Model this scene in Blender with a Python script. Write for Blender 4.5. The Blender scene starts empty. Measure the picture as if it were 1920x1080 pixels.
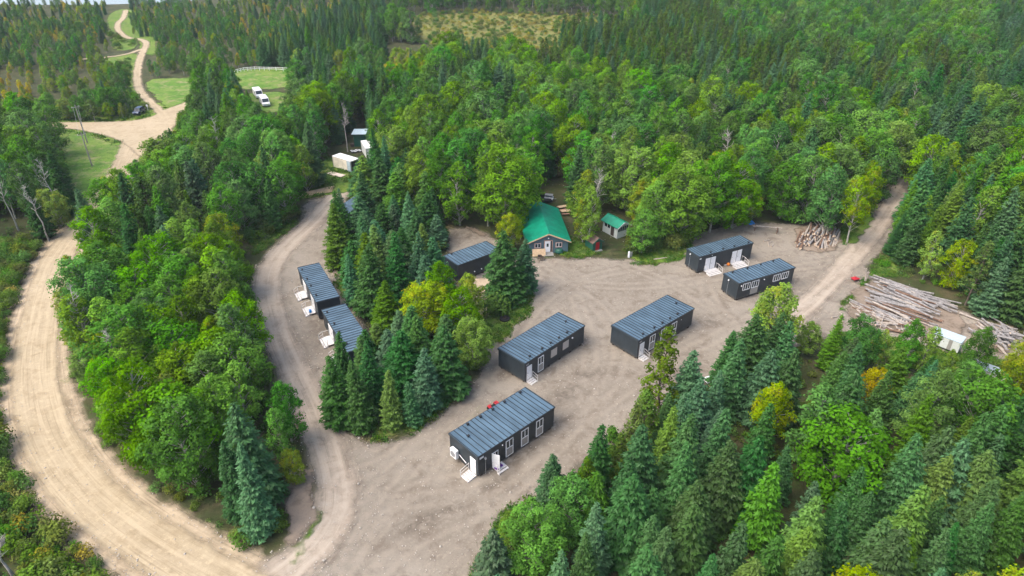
import bpy, math, random
import numpy as np
from mathutils import Vector, Matrix
SC = bpy.context.scene
COL = SC.collection
R = math.radians
rng = np.random.default_rng(11)
random.seed(5)

# ------------------------------------------------------------------ camera, light, exposure
F, PITCH, CAMH = 1258.0, R(30.75), 54.76        # focal length in px of a 1920 px wide frame
cam = bpy.data.cameras.new("camera"); camo = bpy.data.objects.new("camera", cam); COL.objects.link(camo)
cam.sensor_width = 36.0; cam.lens = F / 1920 * 36.0
cam.clip_start = 1.0; cam.clip_end = 6000
camo.location = (0, 0, CAMH); camo.rotation_euler = (R(90) - PITCH, 0, 0)
SC.camera = camo
SUN_EL, SUN_AZ = 56.0, -112.0                     # azimuth clockwise from +Y
w = bpy.data.worlds.new("World"); SC.world = w; w.use_nodes = True
nt = w.node_tree; bg = nt.nodes["Background"]
sky = nt.nodes.new("ShaderNodeTexSky"); sky.sky_type = 'NISHITA'; sky.sun_disc = False
sky.sun_elevation = R(SUN_EL); sky.sun_rotation = R(SUN_AZ); sky.dust_density = 5.0; sky.air_density = 1.0
nt.links.new(sky.outputs[0], bg.inputs[0]); bg.inputs[1].default_value = 0.15
sl = bpy.data.lights.new("sun", 'SUN'); so = bpy.data.objects.new("sun", sl); COL.objects.link(so)
sl.energy = 0.9; sl.angle = R(45); sl.color = (1.0, 0.95, 0.87)
az = R(SUN_AZ); el = R(SUN_EL)
sd = Vector((math.sin(az) * math.cos(el), math.cos(az) * math.cos(el), math.sin(el)))
so.rotation_euler = sd.to_track_quat('Z', 'Y').to_euler(); so.location = (0, 0, 120)
SC.view_settings.view_transform = 'Standard'; SC.view_settings.look = 'None'
SC.view_settings.gamma = 1; SC.view_settings.exposure = 1.22
SC.cycles.max_bounces = 5; SC.cycles.diffuse_bounces = 3; SC.cycles.glossy_bounces = 2
SC.cycles.transmission_bounces = 3; SC.cycles.transparent_max_bounces = 32; SC.cycles.volume_bounces = 0
SC.cycles.use_denoising = True
SC.cycles.sample_clamp_indirect = 4

# ------------------------------------------------------------------ projection helpers
CP, SP = math.cos(PITCH), math.sin(PITCH)
def at(px, py, z=0.0):
    px = np.asarray(px, float); py = np.asarray(py, float)
    a = (px - 960) / F; b = -(py - 540) / F
    k = (z - CAMH) / (-SP + b * CP)
    return a * k, (CP + b * SP) * k
def P(px, py, z=0.0):
    x, y = at(px, py, z); return Vector((float(x), float(y), z))
def proj(x, y, z):
    z = z - CAMH; d = y * CP - z * SP; v = y * SP + z * CP
    return 960 + F * x / d, 540 - F * v / d

# ------------------------------------------------------------------ bookkeeping helpers
def tag(o, label=None, cat=None, group=None, kind=None):
    if label: o['label'] = label
    if cat: o['category'] = cat
    if group: o['group'] = group
    if kind: o['kind'] = kind
    return o
def thing(name, label, cat, loc=(0, 0, 0), rz=0.0, group=None):
    o = bpy.data.objects.new(name, None); COL.objects.link(o)
    o.empty_display_size = 0.5
    o.location = loc; o.rotation_euler = (0, 0, rz)
    return tag(o, label, cat, group)
def mesh_np(name, v, f, mats, midx=None, smooth=False):
    v = np.asarray(v, np.float32); f = np.asarray(f, np.int32)
    me = bpy.data.meshes.new(name); n = f.shape[1]
    me.vertices.add(len(v)); me.vertices.foreach_set("co", v.ravel())
    me.loops.add(f.size); me.loops.foreach_set("vertex_index", f.ravel())
    me.polygons.add(len(f)); me.polygons.foreach_set("loop_start", np.arange(0, f.size, n, dtype=np.int32))
    me.polygons.foreach_set("loop_total", np.full(len(f), n, np.int32))
    for m in mats: me.materials.append(m)
    if midx is not None: me.polygons.foreach_set("material_index", np.asarray(midx, np.int32))
    if smooth: me.polygons.foreach_set("use_smooth", np.ones(len(f), bool))
    me.update(calc_edges=True)
    return me
def obj(name, me, parent=None):
    o = bpy.data.objects.new(name, me); COL.objects.link(o)
    if parent is not None: o.parent = parent
    return o
class MB:
    """collects boxes, bars and tubes, links them as one mesh object"""
    def __init__(s): s.v = []; s.f = []; s.m = []
    def add(s, vs, fs, mi=0):
        b = len(s.v); s.v += [tuple(p) for p in vs]
        for f in fs: s.f.append([b + i for i in f]); s.m.append(mi)
        return s
    def box(s, x0, x1, y0, y1, z0, z1, mi=0):
        vs = [(x0,y0,z0),(x1,y0,z0),(x1,y1,z0),(x0,y1,z0),(x0,y0,z1),(x1,y0,z1),(x1,y1,z1),(x0,y1,z1)]
        return s.add(vs, [(0,3,2,1),(4,5,6,7),(0,1,5,4),(1,2,6,5),(2,3,7,6),(3,0,4,7)], mi)
    def obox(s, c, u, v, w_, mi=0):      # oriented box: centre, three half axes
        c, u, v, w_ = map(Vector, (c, u, v, w_)); vs = []
        for k in (-1, 1):
            for a, b in ((-1,-1),(1,-1),(1,1),(-1,1)): vs.append(c + u*a + v*b + w_*k)
        return s.add(vs, [(0,3,2,1),(4,5,6,7),(0,1,5,4),(1,2,6,5),(2,3,7,6),(3,0,4,7)], mi)
    def tube(s, p0, p1, r0, r1=None, n=8, mi=0):
        if r1 is None: r1 = r0
        p0, p1 = Vector(p0), Vector(p1); d = (p1 - p0).normalized()
        a = d.orthogonal().normalized(); b = d.cross(a); vs = []
        for p, r in ((p0, r0), (p1, r1)):
            for k in range(n):
                t = 2*math.pi*k/n; vs.append(p + a*(r*math.cos(t)) + b*(r*math.sin(t)))
        fs = [(k, (k+1) % n, n+(k+1) % n, n+k) for k in range(n)] + [tuple(range(n-1,-1,-1)), tuple(range(n, 2*n))]
        return s.add(vs, fs, mi)
    def prism(s, prof, y0, y1, mi=0):    # profile in xz, extruded along y
        n = len(prof); vs = [(x, y0, z) for x, z in prof] + [(x, y1, z) for x, z in prof]
        fs = [(k, (k+1) % n, n+(k+1) % n, n+k) for k in range(n)] + [tuple(range(n-1,-1,-1)), tuple(range(n, 2*n))]
        return s.add(vs, fs, mi)
    def ball(s, c, r, n=8, mi=0, sz=1.0):
        c = Vector(c); vs = [c + Vector((0,0,r*sz))]; m = n//2
        for i in range(1, m):
            for k in range(n):
                ph = math.pi*i/m; t = 2*math.pi*k/n
                vs.append(c + Vector((r*math.sin(ph)*math.cos(t), r*math.sin(ph)*math.sin(t), r*sz*math.cos(ph))))
        vs.append(c - Vector((0,0,r*sz))); fs = []
        for k in range(n):
            fs.append((0, 1+k, 1+(k+1) % n)); L = 1+(m-2)*n; fs.append((L+k, len(vs)-1, L+(k+1) % n))
            for i in range(m-2): a = 1+i*n; fs.append((a+k, a+n+k, a+n+(k+1) % n, a+(k+1) % n))
        return s.add(vs, fs, mi)
    def build(s, name, mats, parent=None, bevel=0, smooth=False):
        if not isinstance(mats, (list, tuple)): mats = [mats]
        me = bpy.data.meshes.new(name); me.from_pydata(s.v, [], s.f)
        for m in mats: me.materials.append(m)
        me.polygons.foreach_set("material_index", s.m)
        if smooth: me.polygons.foreach_set("use_smooth", [True]*len(s.f))
        me.update(); o = obj(name, me, parent)
        if bevel:
            b = o.modifiers.new("bevel", 'BEVEL'); b.width = bevel; b.segments = 2; b.limit_method = 'ANGLE'
        return o

# ------------------------------------------------------------------ materials
def N(nt, t, **kw):
    n = nt.nodes.new(t)
    for k, v in kw.items(): setattr(n, k, v)
    return n
def new_mat(name):
    m = bpy.data.materials.new(name); m.use_nodes = True
    b = m.node_tree.nodes["Principled BSDF"]; return m, m.node_tree, b
def mixrgb(nt, fac, a, b, blend='MIX'):
    n = N(nt, "ShaderNodeMix", data_type='RGBA', blend_type=blend)
    for sock, val in ((n.inputs[0], fac), (n.inputs[6], a), (n.inputs[7], b)):
        if hasattr(val, 'is_linked') or isinstance(val, bpy.types.NodeSocket): nt.links.new(val, sock)
        elif isinstance(val, (int, float)): sock.default_value = val
        else: sock.default_value = (*val[:3], 1)
    return n.outputs[2]
def math_(nt, op, a, b=0.0, c=None, clamp=False):
    n = N(nt, "ShaderNodeMath", operation=op, use_clamp=clamp)
    for i, val in enumerate((a, b, c)):
        if val is None: continue
        if isinstance(val, bpy.types.NodeSocket): nt.links.new(val, n.inputs[i])
        else: n.inputs[i].default_value = val
    return n.outputs[0]
def ramp(nt, val, lo, hi):
    n = N(nt, "ShaderNodeMapRange", interpolation_type='SMOOTHSTEP')
    nt.links.new(val, n.inputs[0]); n.inputs[1].default_value = lo; n.inputs[2].default_value = hi
    return n.outputs[0]
def noise(nt, scale, detail=4, rough=0.55, vec=None, dist=0.0):
    n = N(nt, "ShaderNodeTexNoise"); n.inputs["Scale"].default_value = scale
    n.inputs["Detail"].default_value = detail; n.inputs["Roughness"].default_value = rough
    n.inputs["Distortion"].default_value = dist
    if vec is not None: nt.links.new(vec, n.inputs["Vector"])
    return n.outputs[0]
def objco(nt, scale=(1, 1, 1)):
    t = N(nt, "ShaderNodeTexCoord"); m = N(nt, "ShaderNodeMapping"); m.inputs["Scale"].default_value = scale
    nt.links.new(t.outputs["Object"], m.inputs["Vector"]); return m.outputs[0]
def bump(nt, b, h, strength=0.3, dist=0.05):
    n = N(nt, "ShaderNodeBump"); n.inputs["Strength"].default_value = strength; n.inputs["Distance"].default_value = dist
    nt.links.new(h, n.inputs["Height"]); nt.links.new(n.outputs[0], b.inputs["Normal"])
def simple(name, c, rough=0.6, metal=0.0, var=0.12, scale=3.0, bmp=0.0, stretch=(1, 1, 1)):
    m, nt, b = new_mat(name); v = objco(nt, stretch)
    n = noise(nt, scale, 5, 0.6, v); f = ramp(nt, n, 0.3, 0.7)
    lo = [x*(1-var) for x in c]; hi = [min(1, x*(1+var)) for x in c]
    nt.links.new(mixrgb(nt, f, lo, hi), b.inputs["Base Color"])
    b.inputs["Roughness"].default_value = rough; b.inputs["Metallic"].default_value = metal
    if bmp: bump(nt, b, n, bmp, 0.03)
    return m
def attr(nt, name, kind='GEOMETRY'):
    n = N(nt, "ShaderNodeAttribute"); n.attribute_name = name; n.attribute_type = kind; return n.outputs["Fac"]

def sheet_mat(name, build, alpha=True, amp=3.6, fea=(0.1, 1.0), ns=0.4):
    """ground sheets: ragged alpha edge from the 'edge' attribute (metres inside the outline)"""
    m, nt, b = new_mat(name); g = N(nt, "ShaderNodeNewGeometry").outputs["Position"]
    col, rough, h = build(nt, g)
    nt.links.new(col, b.inputs["Base Color"]); b.inputs["Roughness"].default_value = rough
    b.inputs["Specular IOR Level"].default_value = 0.2
    bump(nt, b, h, 0.5, 0.08)
    if alpha:
        e = attr(nt, "edge"); n1 = noise(nt, ns, 3, 0.6, g)
        t = math_(nt, 'ADD', e, math_(nt, 'MULTIPLY', math_(nt, 'SUBTRACT', n1, 0.5), amp))
        a = ramp(nt, t, *fea)
        nt.links.new(a, b.inputs["Alpha"])
    return m
def dirt_build(c1, c2, c3, greens=0.0, streak=False):
    def f(nt, g):
        big = noise(nt, 0.07, 4, 0.6, g); mid = noise(nt, 0.45, 6, 0.68, g, 0.6); fine = noise(nt, 4.0, 4, 0.75, g)
        peb = noise(nt, 1.6, 8, 0.8, g, 0.3)
        c = mixrgb(nt, ramp(nt, big, 0.35, 0.65), c1, c2)
        c = mixrgb(nt, math_(nt, 'MULTIPLY', ramp(nt, mid, 0.46, 0.66), 0.75), c, c3)
        c = mixrgb(nt, math_(nt, 'MULTIPLY', ramp(nt, peb, 0.5, 0.62), 0.6), c, [min(1, x*1.45) for x in c1])
        c = mixrgb(nt, math_(nt, 'MULTIPLY', ramp(nt, fine, 0.45, 0.75), 0.3), c, [x*0.6 for x in c3])
        h = peb
        if streak:
            u = attr(nt, "across"); v = attr(nt, "along")
            cb = N(nt, "ShaderNodeCombineXYZ"); nt.links.new(u, cb.inputs[0]); nt.links.new(math_(nt, 'MULTIPLY', v, 0.025), cb.inputs[1])
            s1 = noise(nt, 1.5, 4, 0.65, cb.outputs[0]); s2 = noise(nt, 4.5, 3, 0.6, cb.outputs[0])
            c = mixrgb(nt, math_(nt, 'MULTIPLY', ramp(nt, s1, 0.42, 0.66), 0.6), c, [min(1, x*1.22) for x in c2])
            c = mixrgb(nt, math_(nt, 'MULTIPLY', ramp(nt, s2, 0.54, 0.68), 0.45), c, [x*0.78 for x in c3])
        tr = attr(nt, "track")
        tn = noise(nt, 1.2, 4, 0.6, g)
        tf = math_(nt, 'MULTIPLY', tr, ramp(nt, tn, 0.2, 0.6))
        c = mixrgb(nt, math_(nt, 'MULTIPLY', tf, 0.62), c, [min(1, x*1.28) for x in c1])
        dk = attr(nt, "dark")
        dn = noise(nt, 0.8, 5, 0.7, g, 0.8)
        c = mixrgb(nt, math_(nt, 'MULTIPLY', math_(nt, 'MULTIPLY', dk, ramp(nt, dn, 0.32, 0.62)), 0.7), c, [x*0.55 for x in c3])
        if greens:
            gn = noise(nt, 0.11, 5, 0.7, g, 0.4); gf = noise(nt, 1.7, 4, 0.8, g)
            k = math_(nt, 'MULTIPLY', ramp(nt, gn, 0.60, 0.70), ramp(nt, gf, 0.45, 0.6))
            c = mixrgb(nt, math_(nt, 'MULTIPLY', k, greens), c, (0.17, 0.2, 0.06))
        return c, 0.95, h
    return f
def grass_build(c1, c2, c3, dry=(0.30, 0.26, 0.12), dryamt=0.5):
    def f(nt, g):
        a = noise(nt, 0.12, 4, 0.6, g); b = noise(nt, 0.8, 6, 0.7, g, 0.5); fi = noise(nt, 5, 3, 0.7, g)
        c = mixrgb(nt, ramp(nt, a, 0.35, 0.65), c1, c2)
        c = mixrgb(nt, ramp(nt, b, 0.48, 0.66), c, c3)
        d = noise(nt, 0.3, 5, 0.7, g)
        c = mixrgb(nt, math_(nt, 'MULTIPLY', ramp(nt, d, 0.48, 0.68), dryamt), c, dry)
        c = mixrgb(nt, math_(nt, 'MULTIPLY', ramp(nt, fi, 0.4, 0.7), 0.35), c, [x*0.6 for x in c1])
        return c, 0.9, fi
    return f
YARD1, YARD2, YARD3 = (0.210, 0.182, 0.145), (0.262, 0.232, 0.190), (0.150, 0.122, 0.094)
M = {}
M['floor'] = sheet_mat("forest_floor", grass_build((0.035, 0.045, 0.015), (0.06, 0.06, 0.022), (0.04, 0.07, 0.015), (0.13, 0.10, 0.06), 0.6), alpha=False)
M['yard'] = sheet_mat("yard_dirt", dirt_build(YARD1, YARD2, YARD3, 0.35), amp=3.0, fea=(0.0, 1.6))
M['camproad'] = sheet_mat("camp_road_dirt", dirt_build((0.31, 0.26, 0.205), (0.36, 0.31, 0.25), (0.205, 0.165, 0.125), 0.1, True), amp=1.6, fea=(-0.4, 1.4), ns=.3)
M['road'] = sheet_mat("main_road_gravel", dirt_build((0.345, 0.280, 0.185), (0.39, 0.32, 0.218), (0.265, 0.205, 0.125), 0.0, True), amp=1.6, fea=(0.0, 1.3), ns=.3)
M['shoulder'] = sheet_mat("road_shoulder_dirt", dirt_build((0.36, 0.29, 0.2), (0.42, 0.34, 0.24), (0.20, 0.155, 0.10), 0.8, True), amp=2.6, fea=(-0.2, 1.4), ns=.5)
M['grass'] = sheet_mat("mown_grass", grass_build((0.085, 0.19, 0.02), (0.16, 0.24, 0.04), (0.055, 0.125, 0.016), (0.27, 0.24, 0.12), 0.95))
M['rough'] = sheet_mat("rough_grass", grass_build((0.09, 0.18, 0.018), (0.15, 0.22, 0.03), (0.05, 0.11, 0.014), (0.22, 0.19, 0.09), 0.6))
M['bog'] = sheet_mat("bog_meadow", grass_build((0.14, 0.16, 0.035), (0.22, 0.20, 0.055), (0.09, 0.12, 0.028), (0.26, 0.20, 0.08), 0.6))
M['chips'] = sheet_mat("bark_litter", dirt_build((0.175, 0.14, 0.105), (0.25, 0.2, 0.155), (0.10, 0.078, 0.055), 0.2))
M['sand'] = sheet_mat("bare_sand", dirt_build((0.42, 0.34, 0.235), (0.48, 0.38, 0.27), (0.3, 0.23, 0.16), 0.0))
m, nt, b = new_mat("lake_water"); b.inputs["Base Color"].default_value = (0.25, 0.32, 0.36, 1); b.inputs["Roughness"].default_value = 0.12
bump(nt, b, noise(nt, 0.5, 3, 0.6, N(nt, "ShaderNodeNewGeometry").outputs["Position"]), 0.1, 0.3); M['water'] = m

# ------------------------------------------------------------------ polygons
def inpoly(px, py, poly):
    px = np.asarray(px, float); py = np.asarray(py, float); r = np.zeros(px.shape, bool); n = len(poly)
    for i in range(n):
        x0, y0 = poly[i]; x1, y1 = poly[(i+1) % n]
        if y0 == y1: continue
        c = ((y0 > py) != (y1 > py)) & (px < (x1-x0)*(py-y0)/(y1-y0)+x0); r ^= c
    return r
def segdist(X, Y, pts, closed=False):
    """distance to a polyline, signed side and length along it"""
    best = np.full(X.shape, 1e9); side = np.zeros(X.shape); along = np.zeros(X.shape); acc = 0.0
    n = len(pts)
    for i in range(n if closed else n-1):
        (x0, y0), (x1, y1) = pts[i], pts[(i+1) % n]; dx, dy = x1-x0, y1-y0; L2 = dx*dx+dy*dy+1e-9
        t = np.clip(((X-x0)*dx+(Y-y0)*dy)/L2, 0, 1); ex = X-(x0+t*dx); ey = Y-(y0+t*dy); d = np.hypot(ex, ey)
        k = d < best; best[k] = d[k]; side[k] = np.sign(dx*ey-dy*ex)[k]; along[k] = (acc+t*math.sqrt(L2))[k]
        acc += math.sqrt(L2)
    return best, side, along
def smooth_line(pts, n=3, closed=False):
    pts = [tuple(p) for p in pts]
    for _ in range(n):
        q = [] if closed else [pts[0]]
        for i in range(len(pts) if closed else len(pts)-1):
            (x0, y0), (x1, y1) = pts[i], pts[(i+1) % len(pts)]
            q += [(.75*x0+.25*x1, .75*y0+.25*y1), (.25*x0+.75*x1, .25*y0+.75*y1)]
        if not closed: q.append(pts[-1])
        pts = q
    return pts
def W_(pts): return [tuple(float(c) for c in at(x, y)) for x, y in pts]
TRACKS = []   # (world polyline) wheel ruts shown on the yard and camp road
DARKS = []    # (x, y, rx, ry, ang) soft-edged patches of darker ground colour
def sheet(name, z, mat, polys=(), lines=(), cell=0.5, centre=None, label=None):
    """one ground sheet: union of smoothed polygons (world) and lines (world polyline, width)"""
    allp = [p for poly in polys for p in poly] + [p for l, wd in lines for p in l]
    xs = [p[0] for p in allp]; ys = [p[1] for p in allp]
    pad = 2.5 + max([wd for _, wd in lines] + [0])/2
    x0, x1, y0, y1 = min(xs)-pad, max(xs)+pad, min(ys)-pad, max(ys)+pad
    nx = int((x1-x0)/cell)+2; ny = int((y1-y0)/cell)+2
    gx = x0+np.arange(nx)*cell; gy = y0+np.arange(ny)*cell; X, Y = np.meshgrid(gx, gy)
    sdv = np.full(X.shape, -1e9); U = np.zeros(X.shape); V = np.zeros(X.shape)
    for poly in polys:
        d, _, _ = segdist(X, Y, poly, True); ins = inpoly(X, Y, poly); sdv = np.maximum(sdv, np.where(ins, d, -d))
    for l, wd in lines:
        d, s, a = segdist(X, Y, l); k = (wd/2-d) > sdv; sdv = np.maximum(sdv, wd/2-d); U[k] = (d*s)[k]; V[k] = a[k]
    if centre is not None:
        d, s, a = segdist(X, Y, centre); U = d*s; V = a
    T = np.zeros(X.shape); D = np.zeros(X.shape)
    for l in TRACKS:
        bx = [p[0] for p in l]; by = [p[1] for p in l]
        if max(bx) < x0 or min(bx) > x1 or max(by) < y0 or min(by) > y1: continue
        d, s, a = segdist(X, Y, l); T = np.maximum(T, np.exp(-((d-0.85)/0.33)**2)); D = np.maximum(D, 0.38*np.exp(-((d-1.5)/0.3)**2)+0.25*np.exp(-(d/0.35)**2))
    for (cx, cy, rx, ry, an) in DARKS:
        ca, sa = math.cos(an), math.sin(an); u = ((X-cx)*ca+(Y-cy)*sa)/rx; v = (-(X-cx)*sa+(Y-cy)*ca)/ry
        D = np.maximum(D, np.exp(-(u*u+v*v)))
    keep = sdv > -2.4
    f = keep[:-1, :-1] | keep[1:, :-1] | keep[:-1, 1:] | keep[1:, 1:]
    ii = np.arange(nx*ny).reshape(ny, nx)
    faces = np.stack([ii[:-1, :-1][f], ii[:-1, 1:][f], ii[1:, 1:][f], ii[1:, :-1][f]], 1)
    used = np.unique(faces); rem = np.zeros(nx*ny, np.int64); rem[used] = np.arange(len(used))
    v = np.stack([X.ravel(), Y.ravel(), np.full(nx*ny, z)], 1)[used]
    me = mesh_np(name, v, rem[faces], [mat])
    for an, arr in (("edge", sdv), ("across", U), ("along", V), ("track", T), ("dark", D)):
        at_ = me.attributes.new(an, 'FLOAT', 'POINT'); at_.data.foreach_set("value", arr.ravel()[used].astype(np.float32))
    o = obj(name, me); tag(o, kind='structure', label=label); return o

# ---- layout, traced on the photograph in 1920x1080 pixels and laid back onto the ground
main_road_px = [(262,236),(232,318),(176,405),(105,478),(72,600),(62,700),(78,800),(130,895),(215,975),(330,1050),(470,1130),(700,1230)]
main_road = smooth_line(W_(main_road_px), 3)
junction_px = [(60,229),(150,229),(250,227),(284,219),(300,208),(312,204),(345,192),(365,184),(420,180),(425,188),(372,198),(345,216),(332,236),(322,258),(300,285),(262,300),(240,280),(218,264),(180,253),(130,243),(60,240)]
upper_px = [(310,222),(297,206),(276,188),(262,172),(257,156),(258,130),(264,106),(272,90),(276,80),(262,74),(240,72),(226,64),(219,52),(222,43),(232,34),(236,20)]
spur_px = [(268,92),(252,98),(235,103),(205,108),(150,112)]
camp_px = [(650,352),(612,385),(585,420),(535,462),(505,500),(499,545),(512,600),(545,680),(583,760),(618,850),(635,920),(625,985),(570,1050),(480,1110)]
ne_px = [(1702,338),(1692,352),(1680,370),(1650,420),(1600,480),(1530,560),(1480,600)]
yard_px = [(560,376),(612,366),(660,372),(655,420),(625,470),(640,500),(690,600),(700,650),(640,700),(640,790),(700,830),(770,810),(850,745),(900,690),(880,640),(840,600),(850,540),(835,480),(830,430),(880,420),(930,440),(960,480),(985,478),(1065,482),(1100,478),(1180,485),(1280,470),(1300,430),(1400,412),(1490,418),(1570,425),(1600,440),(1650,400),(1676,348),(1706,338),(1716,375),(1690,430),(1660,480),(1620,510),(1700,530),(1830,590),(1950,640),(1960,700),(1850,680),(1700,655),(1600,632),(1540,636),(1400,705),(1350,700),(1300,760),(1200,800),(1130,850),(1060,930),(980,990),(920,1060),(900,1180),(480,1180),(470,1090),(560,1060),(612,1000),(618,930),(590,850),(560,790),(540,740),(520,670),(495,610),(478,550),(476,500),(520,455),(565,410)]
patch_px = [  # grassy patches and litter on the yard
 ('rough', [(905,600),(890,640),(880,660),(900,660),(940,640),(975,612),(995,585),(1000,545),(985,520),(930,520),(900,560)]),
 ('rough', [(1170,470),(1185,494),(1240,500),(1300,480),(1290,440),(1200,430)]),
 ('rough', [(1040,476),(1060,486),(1110,482),(1130,476),(1095,455),(1070,440),(1050,470)]),
 ('rough', [(470,470),(475,440),(520,420),(560,405),(548,432),(510,455),(478,480)]),
 ('rough', [(596,300),(600,340),(580,365),(600,362),(640,340),(636,322),(622,310)]),
 ('rough', [(1560,575),(1575,590),(1600,560),(1620,520),(1655,470),(1690,430),(1700,520),(1640,520)]),
 ('rough', [(1565,440),(1585,462),(1620,452),(1650,400),(1620,400),(1580,425)]),
 ('rough', [(640,500),(620,540),(690,600),(720,640),(700,560)]),
 ('rough', [(700,830),(760,822),(800,800),(850,752),(800,780),(700,800)]),
 ('rough', [(1570,640),(1600,605),(1700,640),(1800,662),(1920,680),(1900,720),(1700,690)]),
 ('rough', [(545,1050),(560,1010),(600,940),(612,880),(606,940),(600,1000),(560,1060)]),
 ('rough', [(880,1090),(890,1040),(940,960),(990,930),(1010,940),(950,1080)]),
 ('chips', [(1580,560),(1590,600),(1640,618),(1800,650),(1820,600),(1740,555),(1650,520),(1600,540)]),
 ('chips', [(1800,600),(1820,660),(1920,670),(1920,610)]),
 ('chips', [(1480,420),(1490,470),(1550,480),(1590,460),(1570,420)]),
 ('chips', [(530,880),(545,860),(590,880),(605,960),(580,1010),(540,1030),(520,960)]),
 ('chips', [(600,480),(640,540),(660,520),(620,470)]),
 ('chips', [(855,425),(920,455),(915,435),(870,420)]),
 ('sand', [(868,535),(890,550),(930,555),(960,540),(930,520),(880,520)]),
]
grass_px = [
 ('rough', [(60,212),(200,214),(246,196),(256,190),(280,190),(330,196),(370,180),(430,178),(430,204),(375,215),(350,250),(300,300),(262,312),(230,350),(180,420),(120,430),(60,300)]),
 ('grass', [(112,243),(180,256),(216,268),(256,296),(225,330),(180,395),(140,400),(120,330)]),
 ('grass', [(272,150),(310,146),(350,146),(380,140),(380,190),(345,192),(320,203),(300,196),(284,178),(270,165)]),
 ('grass', [(380,135),(450,130),(560,126),(560,166),(440,170),(380,160)]),
 ('grass', [(440,174),(560,170),(560,210),(440,215)]),
 ('rough', [(185,110),(262,95),(262,120),(258,150),(265,178),(295,208),(284,218),(240,226),(200,226),(190,150)]),
 ('rough', [(195,25),(250,12),(290,60),(300,110),(255,98),(262,78),(240,75),(205,66)]),
 ('rough', [(336,238),(350,215),(372,200),(400,200),(400,240),(345,262)]),
 ('rough', [(60,213),(280,213),(250,226),(60,227)]),
 ('rough', [(208,97),(206,70),(215,60),(240,75),(262,78),(256,94)]),
 ('rough', [(540,395),(560,376),(620,366),(690,360),(700,300),(600,290),(590,340)]),
 ('bog', [(700,42),(760,30),(900,22),(1100,30),(1210,45),(1190,60),(1120,80),(1060,90),(950,95),(850,90),(760,75)]),
]
ROAD_W = 6.5
ground = obj("ground", mesh_np("ground", [(-900, -60, 0), (900, -60, 0), (900, 900, 0), (-900, 900, 0)], [(0, 1, 2, 3)], [M['floor']])); tag(ground, kind='structure')
lake = [(-700, 402), (-230, 396), (-190, 404), (-160, 440), (-150, 880), (-700, 880)]
lk = obj("lake_water", mesh_np("lake_water", [(x, y, 0.05) for x, y in lake], [tuple(range(6))], [M['water']])); tag(lk, kind='structure')
def wl(pts, s=3): return smooth_line(W_(pts), s)
camp_w = wl(camp_px); upper_w = wl(upper_px); spur_w = wl(spur_px); ne_w = wl(ne_px)
TRACKS += [camp_w, upper_w, ne_w, wl([(655,1000),(700,930),(780,840),(860,770),(900,720)]), wl([(700,1080),(790,1000),(930,950),(1050,830),(1150,720),(1170,640),(1120,570),(1040,520),(1010,500)]), wl([(1020,520),(1150,540),(1290,530),(1340,520),(1500,500),(1580,490)]), wl([(860,900),(760,920),(690,980),(650,1060)]), wl([(1380,620),(1330,560),(1320,530)]), 
  wl([(640,900),(720,870),(800,810),(870,745),(930,690),(1010,560),(1100,520),(1200,500)]),
  wl([(640,960),(760,940),(900,930),(1020,840),(1130,760),(1230,690),(1330,640),(1420,590),(1500,560),(1600,480)]),
  wl([(660,1040),(720,980),(800,880),(880,760)]), wl([(1080,560),(1110,650),(1100,760)]),
  wl([(1180,500),(1280,540),(1370,600)])]
def dk(px, py, rx, ry, an=0.0): x, y = at(px, py); DARKS.append((float(x), float(y), rx, ry, an))
dk(790,980,4,1.6,0.5); dk(830,960,5,1,0.4); dk(1110,700,3.5,1,.3); dk(1060,740,4,1.5,.6); dk(1180,640,3,2,0); dk(985,850,4,1,.8); dk(1040,800,5,.8,.75); dk(1090,640,2,3,0); dk(1470,540,4,3,0); dk(600,620,2,5,.3); dk(870,440,4,2,-.5); dk(1335,600,2,1.4,.7); dk(930,905,3,1,.7); dk(1250,700,4,2,.5); dk(870,878,.5,.22,.6)
sheet("dirt_yard", 0.012, M['yard'], [smooth_line(W_(yard_px), 2, True)], cell=0.3)
sheet("road_shoulder", 0.020, M['shoulder'], [], [(main_road, ROAD_W+2.8)], cell=0.5)
sheet("camp_road", 0.028, M['camproad'], [], [(camp_w, 5.2), (ne_w, 4.6)], cell=0.35)
gi = 0
for k, poly in grass_px:
    sheet({'grass': 'meadow_ground', 'rough': 'verge_ground', 'bog': 'bog_ground'}[k], 0.036+0.004*gi, M[k], [smooth_line(W_(poly), 2, True)], cell=1.0 if poly[0][1] > 130 else 2.0); gi += 1
for k, poly in patch_px:
    sheet({'rough': 'verge_ground', 'chips': 'litter_ground', 'sand': 'sand_ground'}[k], 0.036+0.004*gi, M[k], [smooth_line(W_(poly), 2, True)], cell=0.5); gi += 1
sheet("main_road", 0.17, M['road'], [], [(main_road, ROAD_W)], cell=0.45)
sheet("road_junction", 0.176, M['road'], [smooth_line(W_(junction_px), 2, True)], [(upper_w, 3.8), (spur_w, 3.2)], cell=0.6)

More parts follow.
